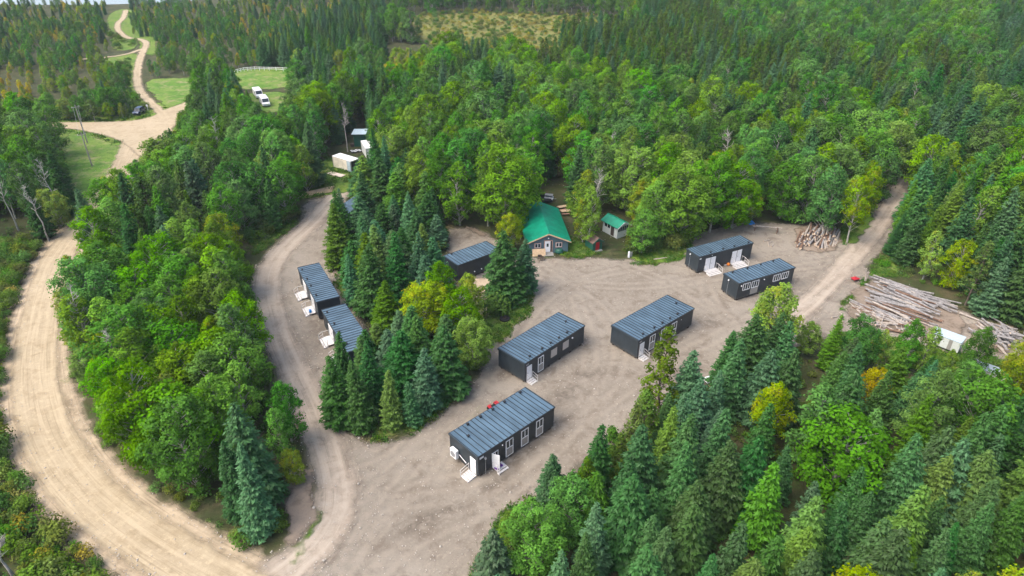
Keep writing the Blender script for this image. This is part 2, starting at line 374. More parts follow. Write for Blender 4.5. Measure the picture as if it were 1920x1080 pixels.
# visible-ground polygons in the photograph: no crown may cover these
V = [
 [(122,470),(95,478),(60,560),(25,650),(3,720),(3,800),(30,880),(110,990),(215,1080),(215,1100),(875,1100),(890,1050),(935,985),(975,930),(1015,918),(1036,870),(1062,875),(1080,890),(1100,850),(1120,810),(1165,800),(1170,770),(1200,740),(1195,700),(1210,665),(1252,660),(1282,675),(1320,690),(1350,690),(1352,640),(1380,600),(1380,563),(1420,550),(1440,528),(1480,530),(1510,590),(1545,618),(1600,612),(1640,640),(1680,622),(1730,645),(1790,650),(1820,672),(1860,660),(1930,655),(1930,632),(1840,592),(1740,535),(1700,520),(1648,512),(1660,470),(1668,440),(1685,410),(1706,366),(1700,346),(1682,350),(1658,395),(1622,440),(1560,422),(1480,425),(1420,410),(1405,440),(1380,442),(1290,462),(1200,482),(1178,470),(1190,428),(1172,412),(1140,398),(1125,420),(1118,440),(1095,448),(1072,470),(1068,430),(1062,400),(1064,380),(1050,340),(1040,345),(1045,375),(1005,372),(995,400),(985,450),(1000,478),(1006,520),(1003,545),(980,570),(990,600),(915,640),(905,700),(870,740),(800,795),(740,805),(660,800),(612,760),(600,700),(612,660),(655,600),(680,625),(655,575),(640,560),(650,525),(600,490),(592,430),(618,378),(560,372),(560,400),(470,460),(475,550),(510,590),(520,640),(545,740),(560,800),(572,880),(540,890),(535,1000),(520,1005),(490,1035),(440,1010),(425,962),(355,955),(305,930),(265,890),(212,856),(196,800),(180,745),(145,715),(125,650),(100,600),(98,560),(112,510)],
 [(112,229),(200,228),(238,222),(246,200),(272,195),(288,205),(270,185),(252,160),(250,120),(206,110),(206,104),(255,95),(268,80),(255,72),(280,76),(283,90),(268,120),(272,148),(350,146),(358,185),(335,212),(325,232),(312,236),(300,250),(275,265),(262,288),(215,310),(160,318),(128,290),(112,243)],
 [(440,134),(545,130),(538,160),(528,190),(505,205),(478,200),(470,180),(450,150)],
 [(602,292),(640,275),(665,240),(685,242),(697,262),(690,285),(668,292),(668,315),(650,332),(620,362),(580,366),(605,330)],
 [(214,38),(236,34),(231,64),(217,60)],
 [(836,430),(900,428),(920,450),(918,520),(858,525),(838,505)], [(870,528),(905,528),(905,545),(885,545)], [(655,518),(672,528),(690,566),(702,600),(694,622),(660,590)],
 [(1030,330),(1055,330),(1065,370),(1040,370)],
 [(1742,614),(1782,620),(1778,634),(1748,634)], [(1320,708),(1345,706),(1345,720),(1322,722)], [(1828,682),(1850,684),(1848,690),(1830,690)],
]
GW, GH = 480, 270
gy_, gx_ = np.mgrid[0:GH, 0:GW]; GX = gx_*4+2; GY = gy_*4+2
VM = np.zeros((GH, GW), bool)
for p in V: VM |= inpoly(GX, GY, p)
# where no trunk may stand (ground pixels of roads, yard, buildings, meadows), larger than the view
QW, QH, QO = 640, 360, 80
qy, qx = np.mgrid[0:QH, 0:QW]; QX = (qx-QO)*4+2; QY = (qy-0)*4+2
NP_ = inpoly(QX, QY, yard_px)
for p in (junction_px,): NP_ |= inpoly(QX, QY, p)
for k, p in grass_px:
    if k != 'rough': NP_ |= inpoly(QX, QY, p)
wx, wy = at(QX, np.maximum(QY, -180))
for l, wd in ((main_road, ROAD_W+1.6), (camp_w, 6.0), (ne_w, 6.5), (upper_w, 5), (spur_w, 4)):
    d, _, _ = segdist(wx, wy, l); NP_ |= d < wd/2
for p in ([(985,372),(1070,372),(1075,480),(985,480)], [(1125,400),(1190,400),(1190,455),(1125,455)], [(1100,440),(1130,440),(1130,476),(1100,476)],
          [(832,440),(935,440),(935,530),(832,530)], [(550,480),(650,480),(700,640),(600,640)], [(600,285),(700,250),(700,330),(610,335)], [(660,240),(700,240),(700,290),(660,290)],
          [(1725,600),(1800,600),(1800,660),(1725,660)], [(1030,300),(1070,300),(1075,372),(1035,372)]):
    NP_ |= inpoly(QX, QY, p)
GRID = """
SSSSWMMSMSSSSSMGGGGGGGGGGSPPGMMGGGGGAAGS
YGGSSGGGSGAGASSAAAGGGAGGGGGGSGGYGASGSSYG
GGGSAAGGAGGGGSAAAAAAGGAGGGGGGGGGGYAGSSGG
GGSAYAAGGGGGGASSAGAAAGGAAAAAAGGGGYASAAAA
GGSYAAGSGGGWWSSSSGSAAAAAAAAAAGGGGYYSSSSA
WWWYAPSAAAWWSSSSSSAAAAAAAAAAAGGGGYYSSGYS
WWWAYSSAAAWWSSSSSSSSSWWWWWWWWWWWYYGGGYSP
WWYAAAAAAAWWWSSSSSSSSWWWWWWWWYYWWWAAYYPS
WWYAAAAAAAWWWSSSYYYWWWWWWWWWWYSSWWWWWYYP
WWYAAAAAAAWWSSSSSSYWWWWWWWWWSSSAAAAAAAAY
WWOAAAAAAAWWSSSSSSYWWWWWWPSSSSSAGAOGSGAY
WWWOAAAAAAAWSSSSSSSWWWWWWPSSSSSGGSOSGSAY
WWWAAAAAAAAYSSSSSSWWWWWWPPSSYAYYSSGSGGAG
WWWWAAAAAAAYWSSSWWWWWWSSPPSSAAYYGSSYSSGS
WWWWAAAAASAYWWWWWWWWWSSPSPSGSAGAYGSYSSSS
WWWWWAAAASSYWWWWWWWWWSPPSSSSGSAYYSSSSSSS
WWWWWWWAASSWWWWWWWWAAAGSSSSSGSSGYYSSSSSS
WWWWWWWWWSSWWWWWWWWAAASSSSSSSGSSSYSSSSSS
WWWWWWWWWSWWWWWWWWSSAASSYSSSGSYSGYSSSGYY
WWWWWWWWWSWWWWWWWWSSAASYYSSSGSYSGYSSSGYY
""".strip().split("\n")
_FAR = [
 [6,3,6,4,7,7,6,3,3,0,0,0,0,0,0,7,7,7,7,7,7,7,1,1,1,1,1,1,1,6,3,6,3,3,3,3,3,2,3,0],
 [5,4,4,4,3,6,3,3,0,0,0,6,0,4,3,5,4,2,0,2,2,1,2,1,1,1,1,0,1,1,1,3,1,3,1,3,1,3,3,0],
 [5,4,4,3,0,4,4,3,6,0,3,3,0,3,1,3,2,0,2,0,2,2,2,2,2,3,3,0,3,1,1,3,6,0,1,3,0,1,0,0]]
KEYS = ['S', 'P', 'A', 'G', 'Y', 'O', 'M', 'W']
GRID[1:1] = [[KEYS[q] for q in row] for row in _FAR]
assert all(len(r) == 40 for r in GRID) and len(GRID) == 23
def cell(px, py):
    c = min(39, max(0, int(px//48))); r = min(22, max(0, int(py//48))); return GRID[r][c]
def vhit(px, py):
    if px < 0 or py < 0 or px >= 1920 or py >= 1080: return False
    return VM[int(py)//4, int(px)//4]
def noplant(px, py):
    i = int(px)//4+QO; j = int(py)//4
    if i < 0 or i >= QW or j < 0 or j >= QH: return False
    return NP_[j, i]

# ------------------------------------------------------------------ foliage
def leaf_mat(name, c, var=0.25, yellow=None, yamt=0.0, trans=0.35, gloss=0.0):
    m = bpy.data.materials.new(name); m.use_nodes = True; nt = m.node_tree; nt.nodes.clear()
    out = N(nt, "ShaderNodeOutputMaterial"); tint = attr(nt, "tint")
    oi = N(nt, "ShaderNodeObjectInfo")
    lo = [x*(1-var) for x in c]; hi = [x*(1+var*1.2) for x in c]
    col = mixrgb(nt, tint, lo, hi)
    hs = N(nt, "ShaderNodeHueSaturation")
    nt.links.new(col, hs.inputs["Color"])
    nt.links.new(math_(nt, 'ADD', math_(nt, 'MULTIPLY', oi.outputs["Random"], 0.045), 0.478), hs.inputs["Hue"])
    r2 = math_(nt, 'FRACT', math_(nt, 'MULTIPLY', oi.outputs["Random"], 7.31))
    nt.links.new(math_(nt, 'ADD', math_(nt, 'MULTIPLY', r2, 0.5), 0.78), hs.inputs["Value"])
    r3 = math_(nt, 'FRACT', math_(nt, 'MULTIPLY', oi.outputs["Random"], 13.7))
    nt.links.new(math_(nt, 'ADD', math_(nt, 'MULTIPLY', r3, 0.25), 0.85), hs.inputs["Saturation"])
    col = hs.outputs[0]
    if yellow:
        pn = noise(nt, 0.45, 3, 0.6, N(nt, "ShaderNodeTexCoord").outputs["Object"])
        col = mixrgb(nt, math_(nt, 'MULTIPLY', ramp(nt, pn, 0.5, 0.62), yamt), col, yellow)
    d = N(nt, "ShaderNodeBsdfDiffuse"); t = N(nt, "ShaderNodeBsdfTranslucent"); mx = N(nt, "ShaderNodeMixShader")
    nt.links.new(col, d.inputs[0]); nt.links.new(col, t.inputs[0]); mx.inputs[0].default_value = trans
    nt.links.new(d.outputs[0], mx.inputs[1]); nt.links.new(t.outputs[0], mx.inputs[2])
    res = mx.outputs[0]
    if gloss:
        g = N(nt, "ShaderNodeBsdfGlossy"); g.inputs["Roughness"].default_value = 0.5; g.inputs[0].default_value = (1, 1, 1, 1)
        m2 = N(nt, "ShaderNodeMixShader"); m2.inputs[0].default_value = gloss
        nt.links.new(res, m2.inputs[1]); nt.links.new(g.outputs[0], m2.inputs[2]); res = m2.outputs[0]
    nt.links.new(res, out.inputs[0]); return m
LM = {
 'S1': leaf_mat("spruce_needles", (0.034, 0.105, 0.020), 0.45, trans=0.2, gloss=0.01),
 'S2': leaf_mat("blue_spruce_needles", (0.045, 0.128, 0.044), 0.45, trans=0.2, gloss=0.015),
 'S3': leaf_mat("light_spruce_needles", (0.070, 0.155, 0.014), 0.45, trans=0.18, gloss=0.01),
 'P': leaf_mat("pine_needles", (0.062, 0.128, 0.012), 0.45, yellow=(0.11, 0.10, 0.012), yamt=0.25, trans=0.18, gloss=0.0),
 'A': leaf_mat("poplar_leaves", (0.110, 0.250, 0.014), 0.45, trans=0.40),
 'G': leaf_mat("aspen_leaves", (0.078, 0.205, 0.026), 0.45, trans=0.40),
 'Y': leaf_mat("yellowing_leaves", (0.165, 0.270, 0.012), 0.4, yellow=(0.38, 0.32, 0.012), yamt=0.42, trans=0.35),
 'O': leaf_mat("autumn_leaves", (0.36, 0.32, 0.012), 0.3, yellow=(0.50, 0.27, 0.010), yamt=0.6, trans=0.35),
 'W1': leaf_mat("willow_bush_leaves", (0.080, 0.165, 0.022), 0.4, trans=0.3),
 'W2': leaf_mat("olive_bush_leaves", (0.11, 0.16, 0.025), 0.4, yellow=(0.22, 0.18, 0.03), yamt=0.25, trans=0.3),
 'W3': leaf_mat("straw_bush_leaves", (0.26, 0.25, 0.04), 0.35, yellow=(0.42, 0.24, 0.05), yamt=0.6, trans=0.3),
 'H': leaf_mat("herb_leaves", (0.075, 0.17, 0.02), 0.4, yellow=(0.2, 0.18, 0.05), yamt=0.5, trans=0.3),
}
BARK = simple("aspen_bark", (0.33, 0.32, 0.28), 0.8, var=0.35, scale=2.5, stretch=(1, 1, 0.6))
BARKD = simple("spruce_bark", (0.11, 0.085, 0.065), 0.9, var=0.3, scale=4)
DEADW = simple("dead_wood", (0.36, 0.33, 0.30), 0.9, var=0.2, scale=3)

def nrm(a): return a/np.maximum(np.linalg.norm(a, axis=-1, keepdims=True), 1e-9)
def quads(C, Nn, A, w_, l_, tint):
    """leaf quads: centres, normals, long axes, half sizes"""
    A = nrm(A - Nn*np.sum(A*Nn, -1, keepdims=True)); B = np.cross(Nn, A)
    w_ = np.asarray(w_)[:, None]; l_ = np.asarray(l_)[:, None]
    v = np.stack([C-A*l_, C+B*w_-A*l_*0.1, C+A*l_, C-B*w_-A*l_*0.1], 1).reshape(-1, 3)
    return v, tint
def leafmesh(name, parts, mat):
    v = np.concatenate([p[0] for p in parts]); t = np.concatenate([p[1] for p in parts])
    f = np.arange(len(v)).reshape(-1, 4); me = mesh_np(name, v, f, [mat])
    a = me.attributes.new("tint", 'FLOAT', 'FACE'); a.data.foreach_set("value", np.clip(t, 0, 1).astype(np.float32)); return me
def spruce_mesh(name, H, Rb, mat, seed, density=1.0, droop=0.25):
    r = np.random.default_rng(seed); Cs, Ns, As, Ws, Ls, T = [], [], [], [], [], []
    z = 0.05*H
    while z < 0.985*H:
        q = 1-z/H; rad = Rb*min(1.0, (q**0.82)*1.08) + 0.08
        if z < 0.16*H: rad *= 0.75+0.25*z/(0.16*H)
        nb = int((5+rad*3.4)*density); az0 = r.uniform(0, 6.28)
        for b in range(nb):
            a = az0+6.283*b/nb+r.normal(0, 0.16); L = rad*r.uniform(0.6, 1.22)*(1.0 if r.uniform() > .06 else .45); zz = z+r.normal(0, 0.10)
            rise = -droop+0.75*(z/H)**1.5+r.normal(0, 0.07)
            dirh = np.array([math.cos(a), math.sin(a), 0.0]); side = np.array([-math.sin(a), math.cos(a), 0.0])
            n = max(2, int(L/0.19)); t = np.linspace(0.22, 1.0, n); bt = r.uniform(0, 1)
            pos = dirh[None]*(t*L)[:, None]; pos[:, 2] = zz+rise*t*L+0.20*L*t**2.2
            for s_ in (-1, 0, 1):
                k = len(t); wdt = (0.10+0.20*np.sin(np.pi*np.clip(t, 0, .93)))*L*0.62*s_
                jit = r.normal(0, 0.045, (k, 3))
                C = pos+side[None]*wdt[:, None]+jit; C[:, 2] -= np.abs(wdt)*0.35
                Nn = np.tile(np.array([0, 0, 1.0]), (k, 1))+dirh[None]*0.30+side[None]*s_*0.35+r.normal(0, 0.28, (k, 3))
                A = dirh[None]*0.9+side[None]*s_*0.8+r.normal(0, 0.25, (k, 3))
                Cs.append(C); Ns.append(nrm(Nn)); As.append(A)
                Ws.append(r.uniform(0.07, 0.14, k)*(0.8+0.3*rad/2)); Ls.append(r.uniform(0.16, 0.32, k)*(0.8+0.3*rad/2))
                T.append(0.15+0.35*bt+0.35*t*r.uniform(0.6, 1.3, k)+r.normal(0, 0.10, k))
        z += (0.20+0.16*q)*(H/12)**0.5/math.sqrt(density)
    k = 14; C = np.zeros((k, 3)); C[:, 2] = H*np.linspace(0.95, 1.01, k)
    Cs.append(C); Ns.append(nrm(r.normal(0, 1, (k, 3)))); As.append(np.tile([0, 0, 1.0], (k, 1))+r.normal(0, .4, (k, 3))); Ws.append(np.full(k, .05)); Ls.append(np.full(k, .2)); T.append(np.full(k, .7))
    C = np.concatenate(Cs); return leafmesh(name, [quads(C, np.concatenate(Ns), np.concatenate(As), np.concatenate(Ws), np.concatenate(Ls), np.concatenate(T))], mat)
def clump_crown(name, clumps, mat, seed, leaf=0.16, per=70, up=0.5, spike=0.0):
    """clumps: (x,y,z,rx,rz)"""
    r = np.random.default_rng(seed); parts = []
    ctr = np.array([c[:3] for c in clumps]).mean(0)
    for (x, y, z, rx, rz) in clumps:
        k = int(per*(rx/0.8)**2*r.uniform(0.8, 1.2)); d = nrm(r.normal(0, 1, (k, 3)))
        d[:, 2] = np.where(d[:, 2] < -0.35, -d[:, 2], d[:, 2]); d = nrm(d)
        rr = r.uniform(0.45, 1.0, k)**0.6
        lump = 1+0.28*np.sin(d[:, 0]*5+x*3)*np.cos(d[:, 1]*5+y*2)+0.22*np.sin(d[:, 2]*7+z)
        C = np.array([x, y, z])+d*np.stack([rx*rr*lump, rx*rr*lump, rz*rr*lump], 1)+r.normal(0, 0.05, (k, 3))
        if spike: C[:, 2] += spike*np.clip(1-np.hypot(d[:, 0], d[:, 1])*1.6, 0, 1)*rr*rz
        out = nrm(np.array([x-ctr[0], y-ctr[1], 0.0])+1e-6)
        Nn = nrm(d*0.9+np.array([0, 0, up])+out*0.25+r.normal(0, 0.42, (k, 3)))
        A = r.normal(0, 1, (k, 3))
        base = r.uniform(0.05, 0.85)
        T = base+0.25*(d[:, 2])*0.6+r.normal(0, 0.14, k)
        parts.append(quads(C, Nn, A, r.uniform(0.55, 1.0, k)*leaf, r.uniform(0.8, 1.35, k)*leaf, T))
    return leafmesh(name, parts, mat)
def tube_np(segs, n=6):
    V_, F_ = [], []; b = 0
    for p0, p1, r0, r1 in segs:
        p0 = np.array(p0, float); p1 = np.array(p1, float); d = nrm(p1-p0); a = nrm(np.cross(d, [0.3, 0.9, 0.1])); c = np.cross(d, a)
        t = np.arange(n)*2*math.pi/n; ring = np.cos(t)[:, None]*a+np.sin(t)[:, None]*c
        V_ += [p0+ring*r0, p1+ring*r1]
        F_ += [(b+k, b+(k+1) % n, b+n+(k+1) % n, b+n+k) for k in range(n)]; b += 2*n
    return np.concatenate(V_), np.array(F_)
def trunk_mesh(name, segs, mat):
    v, f = tube_np(segs); return mesh_np(name, v, f, [mat], smooth=True)
def spine(H, r, lean=0.25, n=5, r0=0.16):
    pts = [np.zeros(3)]
    for k in range(1, n+1): pts.append(np.array([r.normal(0, lean*k/n), r.normal(0, lean*k/n), H*k/n]))
    segs = [(pts[k], pts[k+1], r0*(1-k/n*0.85), r0*(1-(k+1)/n*0.85)) for k in range(n)]
    segs[0] = (pts[0]-np.array([0, 0, .15]), pts[1], r0*1.2, segs[0][3]); return pts, segs
def aspen(name, H, Rc, z0, seed, ncl, kind='aspen', leaf=0.16, per=70):
    r = np.random.default_rng(seed); pts, segs = spine(H*0.93, r); cl = []
    P_ = np.array(pts); zs = P_[:, 2]
    for i in range(ncl):
        t = (i+0.5)/ncl; z = H*(z0+(0.97-z0)*t**0.92)
        if kind == 'aspen': prof = math.sin(math.pi*min(1, (0.16+0.84*t)))**0.55*(1-0.25*t)
        elif kind == 'round': prof = math.sin(math.pi*min(.97, (0.12+0.88*t)))**0.5
        else: prof = (1-t)**0.65*0.95+0.06
        a = i*2.39996+r.normal(0, 0.45); rad = Rc*prof*(r.uniform(0.62, 1.08) if i % 5 else r.uniform(.1, .5))
        if kind == 'pine': rad = Rc*prof*r.uniform(0.5, 1.0)
        sx = np.interp(z, zs, P_[:, 0]); sy = np.interp(z, zs, P_[:, 1])
        x, y = sx+rad*math.cos(a), sy+rad*math.sin(a)
        s = (0.40+0.34*prof)*r.uniform(0.6, 1.3)*(Rc/2.4)**0.5*(0.80 if kind == 'pine' else 1)
        cl.append((x, y, z, s, s*(0.75 if kind == 'pine' else 0.95)))
        zb = z-rad*(0.35 if kind == 'pine' else 0.85)-0.2
        bx = np.interp(zb, zs, P_[:, 0]); by = np.interp(zb, zs, P_[:, 1])
        if rad > 0.3: segs.append(((bx, by, max(0.3*H*0, zb)), (x, y, z+s*0.3), 0.045, 0.018))
    return cl, segs
VAR = {}     # kind -> list of (crown mesh, trunk mesh, native height, crown radius)
def add_var(key, crown, trunk, H, Rr): VAR.setdefault(key, []).append((crown, trunk, H, Rr))
for i, (H, Rb, de, dr) in enumerate([(12, 2.5, 1.0, .28), (13, 2.15, 1.0, .22), (11, 2.7, .95, .32), (14, 2.45, .95, .25), (10, 1.85, 1.0, .15)]):
    r = np.random.default_rng(50+i); pts, segs = spine(H*0.97, r, 0.06, 5, 0.17)
    for k in range(26):
        z = r.uniform(0.06, 0.6)*H; a = r.uniform(0, 6.28); L = Rb*(1-z/H)*0.8
        segs.append(((0, 0, z), (L*math.cos(a), L*math.sin(a), z-0.1*L), 0.03, 0.01))
    tm = trunk_mesh("trunk", segs, BARKD)
    c = spruce_mesh("crown", H, Rb, LM['S1'], 100+i, de, dr)
    for key in ('S1', 'S2', 'S3'):
        cc = c if key == 'S1' else c.copy()
        if key != 'S1': cc.materials[0] = LM[key]
        add_var(key, cc, tm, H, Rb)
for i, (H, Rc, z0, kd, ncl) in enumerate([(12, 2.9, .14, 'aspen', 84), (13, 2.5, .28, 'aspen', 66), (12, 3.3, .08, 'round', 100), (14, 3.0, .20, 'aspen', 90), (11, 2.2, .12, 'aspen', 60), (10, 2.9, .05, 'round', 84)]):
    cl, segs = aspen("a", H, Rc, z0, 200+i, ncl, kd)
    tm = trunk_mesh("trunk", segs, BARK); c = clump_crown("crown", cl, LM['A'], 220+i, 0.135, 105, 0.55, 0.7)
    for key in ('A', 'G', 'Y', 'O'):
        cc = c if key == 'A' else c.copy()
        if key != 'A': cc.materials[0] = LM[key]
        add_var(key, cc, tm, H, Rc)
for i, (H, Rc, z0) in enumerate([(12, 1.6, .28), (13, 1.4, .35), (12, 1.9, .22)]):
    cl, segs = aspen("p", H, Rc, z0, 300+i, 74, 'pine')
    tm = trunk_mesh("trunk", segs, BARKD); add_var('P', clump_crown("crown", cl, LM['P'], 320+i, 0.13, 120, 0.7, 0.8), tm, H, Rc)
BUSH = {}
for i, (n, rr, hh) in enumerate([(9, 1.1, 1.3), (6, 0.8, 0.9), (14, 1.5, 1.9)]):
    r = np.random.default_rng(400+i)
    cl = [(rr*0.75*math.sqrt(k/n)*math.cos(k*2.4)+r.normal(0, .1), rr*0.75*math.sqrt(k/n)*math.sin(k*2.4)+r.normal(0, .1), hh*(0.62-0.3*k/n)+r.normal(0, .08), 0.42*rr, 0.42*hh) for k in range(n)]
    c = clump_crown("bush", cl, LM['W1'], 420+i, 0.11, 85, 0.5, 0.3)
    for key in ('W1', 'W2', 'W3'):
        cc = c if key == 'W1' else c.copy()
        if key != 'W1': cc.materials[0] = LM[key]
        BUSH.setdefault(key, []).append(cc)
TUFT = []
for i in range(3):
    r = np.random.default_rng(440+i); k = 60
    C = np.stack([r.normal(0, .35, k), r.normal(0, .35, k), r.uniform(.05, .25, k)], 1)
    TUFT.append(leafmesh("tuft", [quads(C, nrm(r.normal(0, 1, (k, 3))+np.array([0, 0, .4])), np.tile([0, 0, 1.], (k, 1))+r.normal(0, .5, (k, 3)), r.uniform(.03, .07, k), r.uniform(.1, .22, k), r.uniform(0, 1, k))], LM['H']))

# ------------------------------------------------------------------ tree placement
trees = []   # dict(x,y,h,rad,key,var,rz)
MIXES = {'S': [('S1', .48), ('S2', .27), ('S3', .25)], 'P': [('P', .58), ('S1', .27), ('S2', .15)], 'A': [('A', .82), ('G', .12), ('Y', .06)],
         'G': [('G', .62), ('A', .2), ('S1', .12), ('Y', .06)], 'Y': [('Y', .6), ('A', .3), ('S2', .1)], 'O': [('O', .6), ('Y', .4)],
         'M': [('S1', .25), ('S2', .25), ('G', .3), ('P', .1), ('Y', .1)]}
HTS = {'S': (8.5, 14), 'P': (11, 14.5), 'A': (10, 14), 'G': (11, 14.5), 'Y': (8, 12), 'O': (6, 10)}
def pick(mix, u):
    for k, p in mix:
        if u < p: return k
        u -= p
    return mix[-1][0]
def mk(x, y, key, h, wide=1.0, var=None, fixed=False):
    vs = VAR[key]; vi = int(rng.integers(len(vs))) if var is None else var
    s = h/vs[vi][2]; return dict(x=x, y=y, h=h, key=key, var=vi, s=s, w=wide, rad=vs[vi][3]*s*wide, rz=float(rng.uniform(0, 6.28)), fixed=fixed)
def allowed(t):
    bx, by = proj(t['x'], t['y'], 0.0)
    if noplant(bx, by): return False
    d0 = t['y']*CP+CAMH*SP; rp = t['rad']*F/d0; hits = 0
    conif = t['key'][0] in 'SP'
    for q in (0.02, .2, .35, .5, .65, .8, .92, 1.0):
        px, py = proj(t['x'], t['y'], t['h']*q)
        wd = (1-q)**.8 if conif else math.sin(math.pi*min(1, .18+.82*q))**.6
        for s in (-0.75, 0, 0.75):
            if vhit(px+s*rp*wd, py): hits += 1
    return hits <= 1
# trees placed one by one from the photograph: (base px, base py, kind, height, width factor, variant)
HAND = [
 (950,562,'S1',11.6,1.25,2), (982,545,'S2',9.2,1.15,0), (945,428,'A',16,1.2,2), (915,424,'A',13,1.0,3), (1103,462,'A',11.8,.8,4), (1092,455,'Y',8.5,.8,4),
 (1232,792,'P',13.2,1.1,2), (1275,790,'S2',10.5,1.1,0), (1330,800,'S2',8.5,1.0,1), (1205,850,'P',9.5,1.35,0), (1110,945,'S1',11.0,1.0,3),
 (1035,962,'S2',8.0,1.15,0), (1000,1075,'G',9.0,1.1,2), (930,1120,'S2',8.5,1.1,2), (1150,940,'P',9.5,1.0,1), (1440,668,'Y',11.5,1.1,0),
 (1420,655,'A',9.0,.9,4), (1392,722,'S1',10.5,1.25,2), (1455,720,'S2',9.5,1.1,0), (1588,455,'Y',13.0,1.0,1), (1545,440,'G',13.5,1.1,0),
 (492,1000,'S2',11.5,.85,3), (462,965,'S1',10.0,.85,0), (556,905,'Y',5.0,.8,5), (540,868,'A',8.0,.9,4), (548,830,'G',9.0,.9,0), (1722,706,'A',8.0,.9,4), (1815,706,'G',8.0,.9,0), (1690,702,'G',8.5,.9,3), (1640,700,'Y',7.0,.7,4), (1600,690,'G',8.0,1.0,2), (1545,690,'S3',8.5,.9,1), (1770,720,'A',5.5,.8,4), (1880,765,'Y',8.0,1.0,0), (300,870,'A',13,1.0,2), (375,915,'A',12,1.0,2),
 (640,790,'S1',9.6,1.1,0),(682,800,'S1',9.8,1.05,3),(735,802,'S3',8.4,1.0,1),(700,770,'S1',10.5,1.0,1),(775,795,'S2',6.5,1.0,4),(800,765,'S2',9.0,1.05,0),(840,735,'S1',10.0,1.2,2),
 (790,720,'S1',10.5,1.2,3),(648,735,'S1',9.5,1.0,1),(888,690,'A',8.0,1.1,2),(872,650,'A',9.0,1.1,2),(835,610,'A',10.5,1.2,3),(880,610,'Y',9.0,1.1,0),(665,572,'S2',9.0,1.0,1),(700,585,'S1',11.5,1.2,0),(750,575,'S1',12.5,1.1,3),(790,560,'S2',11.5,1.1,1),(640,500,'S3',11.5,1.1,0),
 (1230,456,'A',12,1.2,0),(1275,450,'A',14,1.25,2),(1330,436,'A',14.5,1.2,3),(1372,428,'A',12.5,1.2,2),(1180,400,'A',13.5,1.2,2),(1240,400,'A',14.5,1.2,3),(1395,420,'Y',8.5,.9,5),
 (70,425,'G',13,.9,1),(30,410,'G',13,.9,1),(112,395,'S1',8.5,1.2,2),(95,400,'G',12.5,.9,1),
 (1790,320,'S2',15.5,1.1,0),(1830,325,'S1',15,1.1,2),(1745,330,'S2',12,1.1,0),(420,205,'S1',12,1.3,2),(445,200,'S2',11,1.2,0),(385,185,'G',12,1.2,0),(455,212,'S2',9,1.1,2),
(352,262,'S1',6,.9,4),
 (905,225,'S1',16,1.1,2),(930,222,'S2',15,1.1,0),
]
for bx, by, k, h, wd, vi in HAND:
    x, y = at(bx, by); trees.append(mk(float(x), float(y), k, h, wd, vi, True))
cellsz = 4.0; hashg = {}
def near(x, y, rmin):
    cx, cy = int(x//cellsz), int(y//cellsz)
    for i in (-1, 0, 1):
        for j in (-1, 0, 1):
            for (a, b) in hashg.get((cx+i, cy+j), ()):
                if (a-x)**2+(b-y)**2 < rmin*rmin: return True
    return False
def reg(x, y): hashg.setdefault((int(x//cellsz), int(y//cellsz)), []).append((x, y))
for t in trees: reg(t['x'], t['y'])
bushes = []
for (ya, yb, sp) in ((34, 100, 2.9), (100, 170, 3.05), (170, 260, 3.3), (260, 345, 3.6), (345, 470, 5.2)):
    for iy in range(int((yb-ya)/sp)):
        y0 = ya+iy*sp; half = (y0*CP+CAMH*SP)*960/F*1.04+14
        for ix in range(int(2*half/sp)):
            x = -half+(ix+0.5*(iy % 2))*sp+rng.uniform(-.42, .42)*sp; y = y0+rng.uniform(-.42, .42)*sp; u = rng.uniform(); u2 = rng.uniform()
            if y > 394 and x < -158: continue
            px, py = proj(x, y, 7.0); px0, py0 = proj(x, y, 0.0)
            g = cell(px, py)
            isl = 590 < px < 935 and 300 < py < 820
            if near(x, y, sp*(1.0 if isl else (0.62 if g in 'SPM' else 1.15))): continue
            if g == 'W': continue
            mix = MIXES[g]; key = pick(mix, u)
            if px > 900 and py > 560 and ((key in 'AG' and u2 < .55) or (key in 'YO' and u2 < .6)): key = pick(MIXES['S'], (u*37.7) % 1)
            if x < -90 and y > 170 and (key[0] == 'S' or key == 'P') and (u*53) % 1 < .72: key = ('G', 'Y', 'O', 'G', 'O', 'Y')[int(u*91) % 6]
            lo, hi = HTS[key[0]]
            h = lo+(hi-lo)*u2
            if py > 560 and px > 880: h *= 0.86                    # lower growth in the near forest
            if px0 < 620 and py0 > 520 and key in 'AGY': h *= 0.92
            if x < -90 and y > 170: h *= 0.56
            if x < -18 and y > 200 and px < 720: h *= 0.8
            if 590 < px < 935 and 300 < py < 820 and key[0] == 'S': h *= 0.76
            if px > 1280 and px < 1480 and 440 < py0 < 480: h *= .9
            if key == 'Y' or key == 'O': h *= 0.9
            ok = False
            for sc in (1.0, .8, .62, .45):
                t = mk(x, y, key, h*sc, float(rng.uniform(.92, 1.12))*(1.0 if sc == 1 else 1.15)*(1.35 if (x < -90 and y > 170) or (x < -18 and y > 200 and px < 720) else (1.12 if key in 'AG' else (1.42 if isl else 1.0))))
                if allowed(t): ok = True; break
            if ok: trees.append(t); reg(x, y)
print("trees", len(trees))
